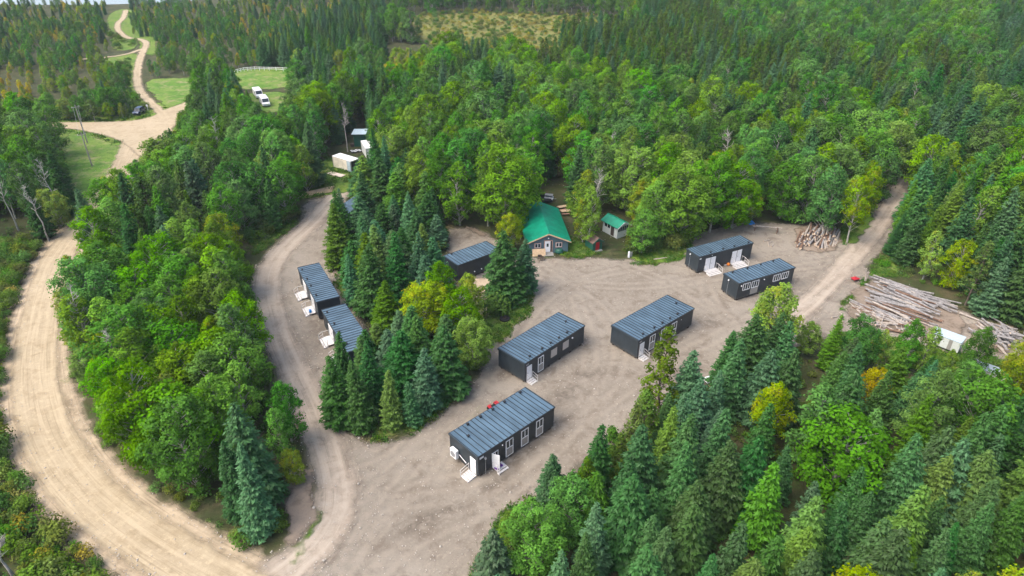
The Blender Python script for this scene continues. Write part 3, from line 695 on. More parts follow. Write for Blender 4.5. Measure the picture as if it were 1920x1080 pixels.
# approximate visibility, front to back, on a 4 px raster
OCC = np.zeros((GH, GW), bool); order = sorted(range(len(trees)), key=lambda i: trees[i]['y'])
for i in order:
    t = trees[i]; d0 = t['y']*CP+CAMH*SP; rp = t['rad']*F/d0; conif = t['key'][0] in 'SP'; new = 0
    bx, by = proj(t['x'], t['y'], 0.0); tx, ty = proj(t['x'], t['y'], t['h'])
    for row in range(max(0, int(ty//4)), min(GH, int(by//4)+1)):
        q = 1-(row*4+2-ty)/max(1, by-ty)
        if q < 0 or q > 1: continue
        wd = (1-q)**.8*.9+.05 if conif else (math.sin(math.pi*min(1, .18+.82*q))**.6 if q > .2 else 0)
        cx = bx+(tx-bx)*q; a = max(0, int((cx-rp*wd)//4)); b = min(GW, int((cx+rp*wd)//4)+1)
        if b <= a: continue
        seg = OCC[row, a:b]; new += int((~seg).sum()); seg[:] = True
    t['vis'] = new
KIND = {'S1': 'spruce', 'S2': 'spruce', 'S3': 'spruce', 'P': 'pine', 'A': 'aspen', 'G': 'aspen', 'Y': 'aspen', 'O': 'aspen'}
single = []; rest = []
for kd in ('spruce', 'pine', 'aspen'):
    ts = sorted([t for t in trees if KIND[t['key']] == kd], key=lambda t: -t['vis'])
    top = [t for t in ts[:290] if t['vis'] >= 6]; ids = set(map(id, top)); single += top; rest += [t for t in ts if id(t) not in ids]
print("single", len(single), "rest", len(rest))
# ---- labels: zone > row from the camera > place in the row
def zone(px, py):
    if py < 62 and 690 < px < 1230: return "forest edge behind far meadow"
    if px < 150 and 200 < py < 470: return "stand at far left edge"
    if px < 300 and py <= 240: return "far wood left of lane"
    if 350 < px < 480 and 120 < py < 260: return "clump beside lane fork"
    if px < 620 and py > 520 or (px < 500 and py > 400): return "wood inside gravel road curve"
    if px < 620 and py > 215: return "wood below road junction"
    if px < 720 and py <= 215: return "far wood right of lane"
    if 590 < px < 935 and 340 < py < 860: return "clump between black cabins"
    if px > 1640 and 320 < py < 640: return "wood above log piles"
    if px > 880 and py > 560: return "near forest lower right"
    if px > 1230 and py > 330 and py < 560: return "wood behind upper cabins"
    if 880 < px < 1230 and py > 300: return "trees around green-roofed house"
    if px <= 1060: return "forest beyond green-roofed house"
    if px <= 1420: return "forest beyond screened cabin"
    return "far forest upper right"
ORD = ["first","second","third","fourth","fifth","sixth","seventh","eighth","ninth","tenth","eleventh","twelfth","thirteenth","fourteenth","fifteenth","sixteenth","seventeenth","eighteenth","nineteenth","twentieth","twenty-first","twenty-second","twenty-third","twenty-fourth","twenty-fifth","twenty-sixth","twenty-seventh","twenty-eighth"]
CN = {'S1': 'dark green spruce', 'S2': 'blue-green spruce', 'S3': 'light green spruce', 'P': 'olive pine', 'A': 'bright green poplar', 'G': 'mid green aspen', 'Y': 'yellow-green poplar', 'O': 'orange-yellow aspen'}
zones = {}
for t in single:
    px, py = proj(t['x'], t['y'], t['h']*0.6); zones.setdefault(zone(px, py), []).append((t, px, py))
for zn, L in zones.items():
    L.sort(key=lambda e: -e[2]); per = 12 if len(L) < 150 else 16; nrow = max(1, round(len(L)/per)); per = math.ceil(len(L)/nrow)
    for k in range(nrow):
        row = L[k*per:(k+1)*per]; cnt = {}
        rown = "" if nrow == 1 else (" of front row" if k == 0 else (" of back row" if k == nrow-1 else " of "+ORD[k]+" row"))
        for t, px, py in sorted(row, key=lambda e: e[1]):
            j = cnt.get(t['key'], 0); cnt[t['key']] = j+1
            t['label'] = f"{CN[t['key']]}, {'leftmost' if j == 0 else ORD[min(j, 27)]+' from left'}{rown}, {zn}"
for t in single:
    cm, tm, H0, R0 = VAR[t['key']][t['var']]; kd = KIND[t['key']]
    e = thing(kd+"_tree", t['label'], kd+" tree", (t['x'], t['y'], 0), t['rz'], group=kd+" trees in the woods around the camp")
    if t['key'] in ('O',): e['group'] = "aspen trees in the woods around the camp"
    e.scale = (t['s']*t['w'], t['s']*t['w'], t['s'])
    e.rotation_euler = (float(rng.normal(0, .03)), float(rng.normal(0, .03)), t['rz'])
    obj("crown", cm, e); obj("trunk", tm, e)
# ---- the rest of the forest, bushes and herbs: one object each, instanced on points
def gn_scatter(name, pts, idx, scl, rz, sources, label, wide=None):
    """pts Nx3; idx which source; every source is (mesh, mesh or None)"""
    me = bpy.data.meshes.new(name); me.vertices.add(len(pts)); me.vertices.foreach_set("co", np.asarray(pts, np.float32).ravel())
    for an, arr, ty in (("idx", idx, 'INT'), ("rz", rz, 'FLOAT'), ("scl", scl, 'FLOAT')):
        a = me.attributes.new(an, ty, 'POINT'); a.data.foreach_set("value", np.asarray(arr, np.int32 if ty == 'INT' else np.float32))
    o = obj(name, me); tag(o, label=label, kind='stuff')
    ng = bpy.data.node_groups.new(name+"_nodes", 'GeometryNodeTree')
    ng.interface.new_socket("Geometry", in_out='INPUT', socket_type='NodeSocketGeometry')
    ng.interface.new_socket("Geometry", in_out='OUTPUT', socket_type='NodeSocketGeometry')
    gi_ = ng.nodes.new("NodeGroupInput"); go = ng.nodes.new("NodeGroupOutput"); jn = ng.nodes.new("GeometryNodeJoinGeometry")
    def named(nm, dt):
        n = ng.nodes.new("GeometryNodeInputNamedAttribute"); n.data_type = dt; n.inputs[0].default_value = nm; return n.outputs[0]
    nidx, nrz, nsc = named("idx", 'INT'), named("rz", 'FLOAT'), named("scl", 'FLOAT')
    cx = ng.nodes.new("ShaderNodeCombineXYZ"); ng.links.new(nrz, cx.inputs[2])
    for k, ms in enumerate(sources):
        cmpn = ng.nodes.new("FunctionNodeCompare"); cmpn.data_type = 'INT'; cmpn.operation = 'EQUAL'
        ng.links.new(nidx, cmpn.inputs[2]); cmpn.inputs[3].default_value = k
        for q, mm in enumerate(ms):
            src = bpy.data.objects.new(name+"_source", mm)      # holds the mesh for the node tree only
            oi = ng.nodes.new("GeometryNodeObjectInfo"); oi.inputs[0].default_value = src; oi.inputs[1].default_value = True
            ip = ng.nodes.new("GeometryNodeInstanceOnPoints")
            ng.links.new(gi_.outputs[0], ip.inputs["Points"]); ng.links.new(cmpn.outputs[0], ip.inputs["Selection"])
            ng.links.new(oi.outputs["Geometry"], ip.inputs["Instance"]); ng.links.new(cx.outputs[0], ip.inputs["Rotation"]); ng.links.new(nsc, ip.inputs["Scale"])
            ng.links.new(ip.outputs[0], jn.inputs[0])
    ng.links.new(jn.outputs[0], go.inputs[0])
    md = o.modifiers.new("scatter", 'NODES'); md.node_group = ng; return o
src = []; smap = {}
for key in VAR:
    for vi, v in enumerate(VAR[key]): smap[(key, vi)] = len(src); src.append((v[0], v[1]))
if rest:
    gn_scatter("forest", [(t['x'], t['y'], 0) for t in rest], [smap[(t['key'], t['var'])] for t in rest], [t['s'] for t in rest], [t['rz'] for t in rest], src,
      "dense mixed spruce, pine and aspen forest stretching to the far edge of the picture")

# ------------------------------------------------------------------ undergrowth
def scatter_region(n, test, h=0.0):
    """random ground points over the view that pass the test (pixel, world)"""
    out = []
    return out
pts, idx, scl, rzz = [], [], [], []
gpts, gidx, gscl, grz = [], [], [], []
BK = [('W1', 0), ('W1', 1), ('W1', 2), ('W2', 0), ('W2', 1), ('W2', 2), ('W3', 0), ('W3', 1), ('W3', 2)]
gscrub = inpoly(QX, QY, [(-330,700),(3,700),(3,800),(30,880),(110,990),(215,1090),(215,1440),(-330,1440)]) | inpoly(QX, QY, [(-330,430),(122,462),(92,480),(55,560),(20,650),(3,715),(-330,760)])
gscrub2 = inpoly(QX, QY, [(180,110),(248,112),(250,150),(262,180),(285,208),(240,222),(130,222),(130,206),(190,190)]) | inpoly(QX, QY, [(205,65),(262,80),(250,92),(210,96)])
gbog = inpoly(QX, QY, [(690,45),(760,28),(900,20),(1110,28),(1230,45),(1190,66),(1120,84),(1060,94),(950,98),(850,94),(760,78)])
ghill = inpoly(QX, QY, [(455,408),(560,372),(562,402),(470,470)]) | inpoly(QX, QY, [(1190,440),(1290,440),(1290,462),(1200,478),(1180,470)]) | inpoly(QX, QY, [(335,225),(370,205),(385,225),(345,255)])
gedge = inpoly(QX, QY, [(130,660),(230,850),(340,945),(430,1005),(500,1025),(530,1000),(520,940),(420,940),(300,880),(200,760),(160,650)])
def qtest(m, px, py):
    i = int(px)//4+QO; j = int(py)//4
    return 0 <= i < QW and 0 <= j < QH and m[j, i]
RX, RY = np.meshgrid(np.arange(-400, 401, .5), np.arange(20, 430, .5)); RD = np.full(RX.shape, 99.0)
for l_, w2_ in ((main_road, ROAD_W/2), (camp_w, 2.6), (upper_w, 1.9), (spur_w, 1.6)):
    l2 = l_[::2]+[l_[-1]]
    RD = np.minimum(RD, segdist(RX, RY, l2)[0]-w2_)
def road_d(x, y):
    i = int((x+400)*2); j = int((y-20)*2)
    return RD[j, i] if 0 <= i < RD.shape[1] and 0 <= j < RD.shape[0] else 99
rr_ = np.random.default_rng(77)
for (ya, yb, sp) in ((26, 110, 1.15), (110, 240, 1.7), (240, 420, 2.6)):
    ny = int((yb-ya)/sp)
    for iy in range(ny):
        y0 = ya+iy*sp; half = (y0*CP+CAMH*SP)*960/F*1.05+8
        for ix in range(int(2*half/sp)):
            x = -half+ix*sp+rr_.uniform(-.5, .5)*sp; y = y0+rr_.uniform(-.5, .5)*sp; u, u2, u3 = rr_.uniform(size=3)
            px, py = proj(x, y, 0.0)
            if inpoly(np.array([px]), np.array([py]), junction_px)[0]: continue
            elif qtest(gscrub, px, py):
                if py > 500 and px < 260 and False: continue
                k = (0 if u < .6 else 3)+int(u3*3); s = 0.55+0.75*u2
                if u > .96: k = 6
            elif qtest(gscrub2, px, py): 
                if u > .55: continue
                k = (0 if u < .3 else 3)+int(u3*3); s = .6+.9*u2
            elif qtest(gbog, px, py):
                if u > .8: continue
                k = (6 if u < .3 else (3 if u < .55 else 0))+int(u3*3); s = .45+.8*u2
            elif qtest(ghill, px, py): k = (0 if u < .6 else 3)+int(u3*3); s = .6+.9*u2
            elif qtest(gedge, px, py):
                if u > .45: continue
                k = (3 if u < .3 else 0)+int(u3*3); s = .3+.4*u2
            else:
                if u < .30 and not noplant(px, py) and y < 200:
                    if px < 0 or px > 1920 or py > 1080: continue
                    k = (0 if u < .2 else 3)+int(u3*2); s = .35+.5*u2
                    if vhit(px, py): continue
                else: continue
            if road_d(x, y) < .7*s+.35: continue
            pts.append((x, y, -0.05)); idx.append(k); scl.append(s); rzz.append(rr_.uniform(0, 6.28))
gn_scatter("undergrowth", pts, idx, scl, rzz, [(BUSH[a][b],) for a, b in BK], "low willow scrub and bushes covering the road verges and forest floor")
gr_polys = [p for k, p in patch_px if k == 'rough'] + [p for k, p in grass_px if k == 'rough']
gmask = np.zeros(QX.shape, bool)
for p in gr_polys: gmask |= inpoly(QX, QY, p)
for k, p in grass_px:
    if k == 'grass': gmask &= ~inpoly(QX, QY, p)
for (ya, yb, sp) in ((38, 125, 0.42), (125, 250, 0.9)):
    for iy in range(int((yb-ya)/sp)):
        y0 = ya+iy*sp; half = (y0*CP+CAMH*SP)*960/F
        n = int(2*half/sp); X = -half+(np.arange(n)+rr_.uniform(-.5, .5, n))*sp; Y = y0+rr_.uniform(-.5, .5, n)*sp
        PX, PY = proj(X, Y, 0.0); i = np.clip((PX.astype(int))//4+QO, 0, QW-1); j = np.clip(PY.astype(int)//4, 0, QH-1)
        k = gmask[j, i] & (rr_.uniform(size=n) < .55) & ~((np.sin(X*1.3)+np.sin(Y*1.1+X*.4)+rr_.normal(0, .6, n)) > 1.0)
        k &= ~inpoly(PX, PY, junction_px)
        dd = np.minimum(np.minimum(segdist(X, Y, main_road)[0]-ROAD_W/2, segdist(X, Y, camp_w)[0]-2.4), segdist(X, Y, ne_w)[0]-2.2)
        dd = np.minimum(dd, np.minimum(segdist(X, Y, upper_w)[0]-1.9, segdist(X, Y, spur_w)[0]-1.6))
        k &= dd > 0.3
        for a, b in zip(X[k], Y[k]): gpts.append((a, b, 0)); gidx.append(int(rr_.integers(3))); gscl.append(rr_.uniform(.5, 1.1)*(1 if ya < 100 else 1.6)); grz.append(rr_.uniform(0, 6.28))
gn_scatter("grass", gpts, gidx, gscl, grz, [(t,) for t in TUFT], "rough green grass tufts on the verges and patches beside the yard")
print("bushes", len(pts), "tufts", len(gpts))
stv = []
for q in range(3):
    g = np.random.default_rng(700+q); mb_ = MB().ball((0, 0, 0), .5, 6); me_ = bpy.data.meshes.new("stone"); me_.from_pydata([(a*(1+g.normal(0, .15)), b*(1+g.normal(0, .15)), c*.7*(1+g.normal(0, .15))) for a, b, c in mb_.v], [], mb_.f)
    me_.materials.append(simple("stone", (.42, .38, .33), .9, var=.3)); stv.append((me_,))
sp3, si3, ss3, sr3 = [], [], [], []
for q in range(15000):
    px, py = rr_.uniform(-50, 1750), rr_.uniform(300, 1100)
    if not qtest(NP_, px, py): continue
    x, y = at(px, py); x = float(x); y = float(y); rd = road_d(x, y)
    if rd < -1.2 and rr_.uniform() < .9: continue
    if rd > 1.5 and rr_.uniform() < .55: continue
    sp3.append((x, y, .05 if rd > 0 else .19)); si3.append(int(rr_.integers(3))); ss3.append(float(rr_.uniform(.05, .17)*(1.0+.9*(rr_.uniform() > .96)))); sr3.append(rr_.uniform(0, 6.28))
gn_scatter("loose_stones", sp3, si3, ss3, sr3, stv, "loose pale stones scattered over the dirt yard and the road edges")
# bushes one can point to
for n_, (bx, by, key, vi, s, lab) in enumerate([(930,590,'W1',2,1.75,"round green bush at the foot of the two spruces by the yard"),
    (1262,468,'W1',0,1.3,"bright green bush left of the upper double-door black cabin"), (504,447,'W2',1,1.0,"small round olive bush on the grass beside the camp road"),
    (826,470,'W1',0,1.5,"yellow-green bush behind the left end of the black cabin by the house"), (455,1022,'W1',0,1.1,"low bush under the front spruce of the roadside wood"),
    (1215,470,'W2',2,1.0,"olive bush on the grass below the white screened cabin")]):
    x, y = at(bx, by); o = obj("bush", BUSH[key][vi]); o.location = (x, y, -.05); o.scale = (s, s, s); o.rotation_euler[2] = n_*1.3
    tag(o, lab, "bush", "bushes beside the yard")

# ------------------------------------------------------------------ black cabins
def ribbed(name, c, rough, freq, axis, metal=0.0, strength=0.35):
    m, nt, b = new_mat(name); v = objco(nt)
    wv = N(nt, "ShaderNodeTexWave", wave_type='BANDS', bands_direction=axis); wv.inputs["Scale"].default_value = freq; nt.links.new(v, wv.inputs["Vector"])
    n = noise(nt, 0.8, 5, 0.6, v)
    col = mixrgb(nt, ramp(nt, n, .3, .7), [x*.8 for x in c], [x*1.2 for x in c])
    if name == "charcoal_siding":        # dust splashed on the lowest boards
        sp_ = N(nt, "ShaderNodeSeparateXYZ"); nt.links.new(v, sp_.inputs[0]); dn = noise(nt, 2.0, 5, 0.7, v)
        k_ = ramp(nt, math_(nt, 'SUBTRACT', math_(nt, 'MULTIPLY', dn, 1.6), sp_.outputs[2]), 0.0, 0.7)
        col = mixrgb(nt, math_(nt, 'MULTIPLY', k_, 0.35), col, (0.16, 0.13, 0.10))
    nt.links.new(col, b.inputs["Base Color"]); b.inputs["Roughness"].default_value = rough; b.inputs["Metallic"].default_value = metal
    bump(nt, b, wv.outputs[1], strength, 0.03); return m
M['wall'] = ribbed("charcoal_siding", (0.022, 0.032, 0.040), 0.5, 3.2, 'DIAGONAL')
M['roof'] = simple("steel_roof", (0.085, 0.140, 0.185), 0.42, 0.2, 0.28, 0.9, stretch=(1, .25, 1))
M['seam'] = simple("roof_seam", (0.014, 0.02, 0.028), 0.5)
M['trim'] = simple("dark_trim", (0.03, 0.042, 0.052), 0.45)
M['white'] = simple("white_paint", (0.78, 0.79, 0.80), 0.45, var=0.04)
M['steps'] = simple("step_paint", (0.62, 0.60, 0.58), 0.6, var=0.12, scale=5)
M['glass'] = simple("dark_glass", (0.03, 0.045, 0.05), 0.12, var=0.2)
M['panel'] = simple("grey_panel", (0.30, 0.29, 0.27), 0.6, var=0.08)
M['shutter'] = simple("beige_shutter", (0.46, 0.42, 0.38), 0.6, var=0.06)
M['skid'] = simple("skid_timber", (0.06, 0.045, 0.035), 0.9)
M['wood'] = simple("raw_lumber", (0.58, 0.42, 0.26), 0.7, var=0.15)
M['black'] = simple("black_rubber", (0.012, 0.012, 0.013), 0.7)
M['grey'] = simple("grey_metal", (0.30, 0.31, 0.32), 0.5, 0.3)
M['red'] = simple("red_plastic", (0.36, 0.015, 0.02), 0.35)
M['blue'] = simple("blue_plastic", (0.02, 0.22, 0.60), 0.4)
M['orange'] = simple("orange_plastic", (0.85, 0.25, 0.02), 0.4)
M['purple'] = simple("purple_plastic", (0.13, 0.03, 0.24), 0.4)
def door_part(root, x, z0, w_=0.92, h=2.05, face='y', pos=0.0, half=False):
    d = MB(); hd = MB()
    if face == 'y':
        d.box(x, x+w_, pos-.05, pos+.02, z0, z0+h); hd.box(x+.08, x+.14, pos-.12, pos-.055, z0+1.0, z0+1.12)
    else:
        d.box(pos-.05, pos+.02, x, x+w_, z0, z0+h); hd.box(pos-.12, pos-.055, x+.08, x+.14, z0+1.0, z0+1.12)
    o = d.build("door", M['white'], root, 0.012); hd.build("handle", M['grey'], o); return o
def open_door(root, x, z0, ang, w_=0.92, h=2.05):
    fr = MB(); fr.box(x, x+w_, -.03, .01, z0, z0+h); o = fr.build("doorway", M['glass'], root)
    l = MB(); c, s = math.cos(ang), math.sin(ang)
    l.obox((x+c*w_/2, -.04-s*w_/2, z0+h/2), (c*w_/2, -s*w_/2, 0), (s*.03, c*.03, 0), (0, 0, h/2)); l.build("door", M['white'], root)
def window_part(root, x, z0, w_=1.15, h=1.15, panes=2, low=0.0, pane_mat=None):
    """white frame with panes; low > 0 adds the grey louvred panel under it"""
    f = MB(); t = .09
    zt = z0+h; y0, y1 = -.06, -.003
    f.box(x, x+t, y0, y1, z0-low, zt).box(x+w_-t, x+w_, y0, y1, z0-low, zt).box(x+t, x+w_-t, y0, y1, zt-t, zt).box(x+t, x+w_-t, y0, y1, z0-.05, z0+.06)
    if low: f.box(x+t, x+w_-t, y0, y1, z0-low, z0-low+t)
    for k in range(1, panes): f.box(x+w_*k/panes-.04, x+w_*k/panes+.04, y0, y1, z0+.06, zt-t)
    o = f.build("window", M['white'], root)
    for k in range(panes):
        a = x+w_*k/panes+(t if k == 0 else .04); b = x+w_*(k+1)/panes-(t if k == panes-1 else .04)
        MB().box(a, b, -.03, -.004, z0+.06, zt-t).build("pane", pane_mat or M['glass'], o)
    if low: MB().box(x+t, x+w_-t, -.035, -.004, z0-low+t, z0-.05).build("louvre_panel", M['panel'], o)
    return o
def steps_part(root, x0, x1, ztop, face='y', n=3, run=.30, rail='both', platform=0.0, pos=0.0, lab=None):
    s = MB(); r = MB(); out = platform
    def bx(a0, a1, d0, d1, z0, z1, mb):
        if face == 'y': mb.box(a0, a1, pos-d1, pos-d0, z0, z1)
        else: mb.box(pos-d1, pos-d0, a0, a1, z0, z1)
    if platform: bx(x0, x1, .08, platform, ztop-.06, ztop, s)
    base = max(platform, .08)
    for k in range(n):
        z = ztop*(n-k)/(n+1); bx(x0, x1, base+k*run, base+(k+1)*run-.04, z-.05, z, s)
    for a in (x0-.05, x1):
        for k in range(n+1): bx(a, a+.05, base+k*run-.02, base+(k+1)*run-.02 if k < n else base+k*run+.02, 0, ztop*(n-k+.3)/(n+1), s)
    o = s.build("steps", M['steps'], root)
    for a, nm in ((x0-.05, 'l'), (x1, 'r')):
        if rail == 'one' and nm == 'r': continue
        r = MB(); L = base+n*run
        def pt(d, z): return ((a+.025, pos-d, z) if face == 'y' else (pos-d, a+.025, z))
        r.tube(pt(.1, ztop+.9), pt(base, ztop+.9), .03, n=6) if base > .2 else None
        r.tube(pt(base, ztop+.9), pt(L, .95), .03, n=6); r.tube(pt(base, ztop+.45), pt(L, .5), .025, n=6)
        r.tube(pt(base, ztop*.5), pt(base, ztop+.92), .035, n=6); r.tube(pt(L, 0), pt(L, .97), .035, n=6)
        if base > .2: r.tube(pt(.12, ztop), pt(.12, ztop+.92), .03, n=6)
        r.build("railing", M['steps'], o)
    return o
ZB = 0.32
def cabin(corner, ang, L, Wd, label, H=2.88, vents=(), vent_side=0.85, skew=0.0, seams=20, group="black modular cabins of the camp"):
    root = thing("modular_cabin", label, "cabin", (corner[0], corner[1], 0.0), ang, group)
    H1 = ZB+H
    MB().box(0, L, 0, Wd, ZB, H1-.10).build("wall", M['wall'], root)
    sk = MB()
    for yy in (.35, Wd/2, Wd-.35): sk.box(.15, L-.15, yy-.1, yy+.1, 0.0, ZB-.003)
    for xx in np.linspace(.5, L-.5, 6): sk.box(xx-.15, xx+.15, .06, .24, 0.0, ZB-.003).box(xx-.15, xx+.15, Wd-.24, Wd-.06, 0, ZB-.003)
    sk.build("skid", M['skid'], root)
    rf = MB(); rf.box(-.07, L+.07, -.07, Wd+.07, H1-.10, H1); rp = rf.build("roof", M['roof'], root)
    sm = MB()
    for k in range(seams+1):
        x = .02+(L-.04)*k/seams; sm.box(x-.035, x+.035, -.05, Wd+.05, H1+.002, H1+.05)
    sm.build("seams", M['seam'], rp)
    tr = MB(); tr.box(-.10, L+.10, -.10, -.072, H1-.2, H1+.03).box(-.10, L+.10, Wd+.072, Wd+.10, H1-.2, H1+.03).box(-.10, -.072, -.071, Wd+.071, H1-.2, H1+.03).box(L+.072, L+.10, -.071, Wd+.071, H1-.2, H1+.03)
    tr.build("fascia", M['trim'], root)
    for (vx, vy) in vents:
        v = MB(); v.tube((vx*L, vy*Wd, H1-.02), (vx*L, vy*Wd, H1+.18), .09, n=8).box(vx*L-.17, vx*L+.17, vy*Wd-.12, vy*Wd+.12, H1+.18, H1+.25); v.build("roof_vent", M['black'], rp)
    cp = MB()
    for (cx_, cy_) in ((-.015, -.015), (L-.045, -.015), (-.015, Wd-.045), (L-.045, Wd-.045)): cp.box(cx_, cx_+.06, cy_, cy_+.06, ZB-.004, H1-.21)
    cp.build("corner_trim", M['trim'], root)
    return root
def lamp_on_wall(root, x, z, y=-.01, big=.09):
    MB().ball((x, y-.08, z), big, 8).build("wall_lamp", M['white'], root)
def plate(root, x, z, w_=.5, h=.22, mat='grey'):
    MB().box(x, x+w_, -.03, -.004, z, z+h).build("number_plate", M[mat], root)
def pipe_end(root, y, z0=ZB, z1=2.7, lamp=True):
    m_ = MB().tube((-.10, y, 0.02), (-.10, y, z1), .035, n=6); p = m_.build("conduit", M['grey'], root)
    MB().ball((-.12, y, z1+.05), .13, 8).build("meter", M['white'], p)
HD = ZB
# A: nearest cabin
A = cabin((-3.63, 51.83), .749, 11.61, 4.77, "nearest black cabin, six vents along the far roof edge, white open door and heat pump", vents=[(.10, .62), (.20, .93), (.36, .93), (.52, .93), (.68, .93), (.90, .93)], seams=19)
open_door(A, 1.95, HD, 1.15); window_part(A, 1.98, HD+.95, .9, 1.05, 2)
for xx in (4.0, 6.35, 8.7): window_part(A, xx, HD+1.25, 1.12, 1.15, 2, 1.2)
steps_part(A, 1.95, 3.3, HD, n=1, rail='none' if False else 'one', platform=.95)
door_part(A, .35, HD, face='x', pos=0.0); steps_part(A, .3, 1.45, HD, face='x', n=4, run=.3, rail='both')
plate(A, .25, 2.55, .55, .25, 'white'); lamp_on_wall(A, 3.45, 2.62)
MB().tube((.95, -.12, 0), (.95, -.12, 2.35), .035, n=6).ball((.95, -.15, 2.4), .15, 8).build("meter_pole", M['grey'], A)
h = MB().box(-.55, -.12, 3.15, 4.15, .75, 1.9); ho = h.build("heat_pump", M['white'], A, .03)
MB().tube((-.56, 3.65, 1.33), (-.575, 3.65, 1.33), .38, n=16).build("fan_grille", M['grey'], ho)
MB().tube((-.10, 3.1, 1.3), (-.10, 1.9, .9), .04, n=6).build("refrigerant_pipe", M['white'], A)
# B
B = cabin((1.58, 68.01), .80, 12.0, 4.66, "black cabin in the middle of the yard with two beige shuttered windows", vents=[(.12, .10), (.32, .10), (.46, .10), (.60, .10), (.74, .10), (.90, .5)], seams=23)
door_part(B, .45, HD); steps_part(B, .4, 1.45, HD, n=3, run=.3, rail='both')
window_part(B, 2.55, HD+1.2, 1.1, 1.15, 2, 1.2)
for xx in (5.1, 7.5): MB().box(xx, xx+1.2, -.05, -.004, HD+1.0, HD+2.2).build("shutter", M['shutter'], B, .01)
plate(B, .3, 2.6); lamp_on_wall(B, 9.4, 2.45, big=.12); lamp_on_wall(B, 3.3, 2.72, big=.06)
# C
C_ = cabin((16.80, 73.07), .712, 12.15, 4.7, "black cabin at the right of the yard with three white windows and a white door", vents=[(.12, .10), (.32, .10), (.46, .10), (.60, .10), (.74, .10), (.92, .5)], seams=23)
door_part(C_, .45, HD); steps_part(C_, .4, 1.45, HD, n=3, run=.3, rail='both')
for xx in (2.5, 4.95, 7.25): window_part(C_, xx, HD+1.2, 1.15, 1.15, 2, 1.2)
plate(C_, .3, 2.6); lamp_on_wall(C_, 9.3, 2.5, big=.06); lamp_on_wall(C_, 3.0, 2.72, big=.06)
# D: double doors
D_ = cabin((30.53, 96.62), .456, 11.5, 3.1, "black cabin with two pairs of white doors, backed against the wood", vents=[(.22, .08), (.45, .08), (.66, .08), (.93, .08)], seams=22)
for x0 in (1.55, 7.2):
    door_part(D_, x0, HD, .98, 2.15); door_part(D_, x0+1.1, HD, .98, 2.15)
    steps_part(D_, x0-.15, x0+2.3, HD, n=3, run=.32, rail='both', platform=.8)
plate(D_, .2, 2.6, .35, .22, 'white'); lamp_on_wall(D_, 2.7, 2.85, big=.06); pipe_end(D_, 2.0)
# E: row of windows
E_ = cabin((34.49, 88.06), .452, 11.5, 3.3, "black cabin with a row of white windows, partly behind the yellow-green tree", vents=[(.12, .88), (.38, .88), (.62, .88), (.85, .88)], seams=19)
for xx in (1.0, 2.75, 7.2, 8.9): window_part(E_, xx, HD+1.35, 1.45, 1.15, 3, 0.0)
MB().box(2.75, 4.2, -.05, -.004, HD+.2, HD+1.28).build("louvre_panel", M['panel'], E_)
lamp_on_wall(E_, .6, 2.6, big=.12); lamp_on_wall(E_, 5.2, 2.6, big=.1); pipe_end(E_, 2.0)
# F, F2: two small cabins by the camp road (origin at the back, door side faces the road)
def small_cabin(px_back, px_front, wd, label, L):
    p0 = at(*px_back, 3.2); p1 = at(*px_front, 3.2); a = math.atan2(p1[1]-p0[1], p1[0]-p0[0])
    return cabin((float(p0[0]), float(p0[1])), a, L, wd, label, vents=[(.10, .12), (.38, .12), (.58, .12), (.85, .12)], seams=20)
F1 = small_cabin((558.7, 501.9), (593.9, 567), 3.3, "black cabin beside the camp road, the farther of the two with white door decks", 11.7)
for x0 in (2.6, 7.6):
    door_part(F1, x0, HD, .98, 2.15); door_part(F1, x0+1.1, HD, .98, 2.15); steps_part(F1, x0-.1, x0+2.2, HD, n=2, run=.3, rail='both', platform=1.0)
F2 = small_cabin((604, 581), (640, 640), 3.3, "black cabin beside the camp road, the nearer, half hidden by spruces", 11.7)
for x0 in (2.6, 7.6):
    door_part(F2, x0, HD, .98, 2.15); door_part(F2, x0+1.1, HD, .98, 2.15); steps_part(F2, x0-.1, x0+2.2, HD, n=2, run=.3, rail='both', platform=1.0)
pipe_end(F2, 1.5)
G_ = cabin((-8.68, 93.76), math.atan2(102.3-97.26, 6.41), 8.6, 4.0, "short windowless black cabin left of the green-roofed house", vents=[(.15, .9)], seams=14)
lamp_on_wall(G_, 3.2, 1.0, big=.12); lamp_on_wall(G_, 4.6, 1.0, big=.12); MB().ball((-.08, 3.0, 2.5), .13, 8).build("meter", M['white'], G_)
x, y = at(655, 430); H_ = cabin((float(x), float(y)), 1.2, 8.0, 3.2, "dark cabin roof glimpsed between spruces at the top of the central clump", seams=16)

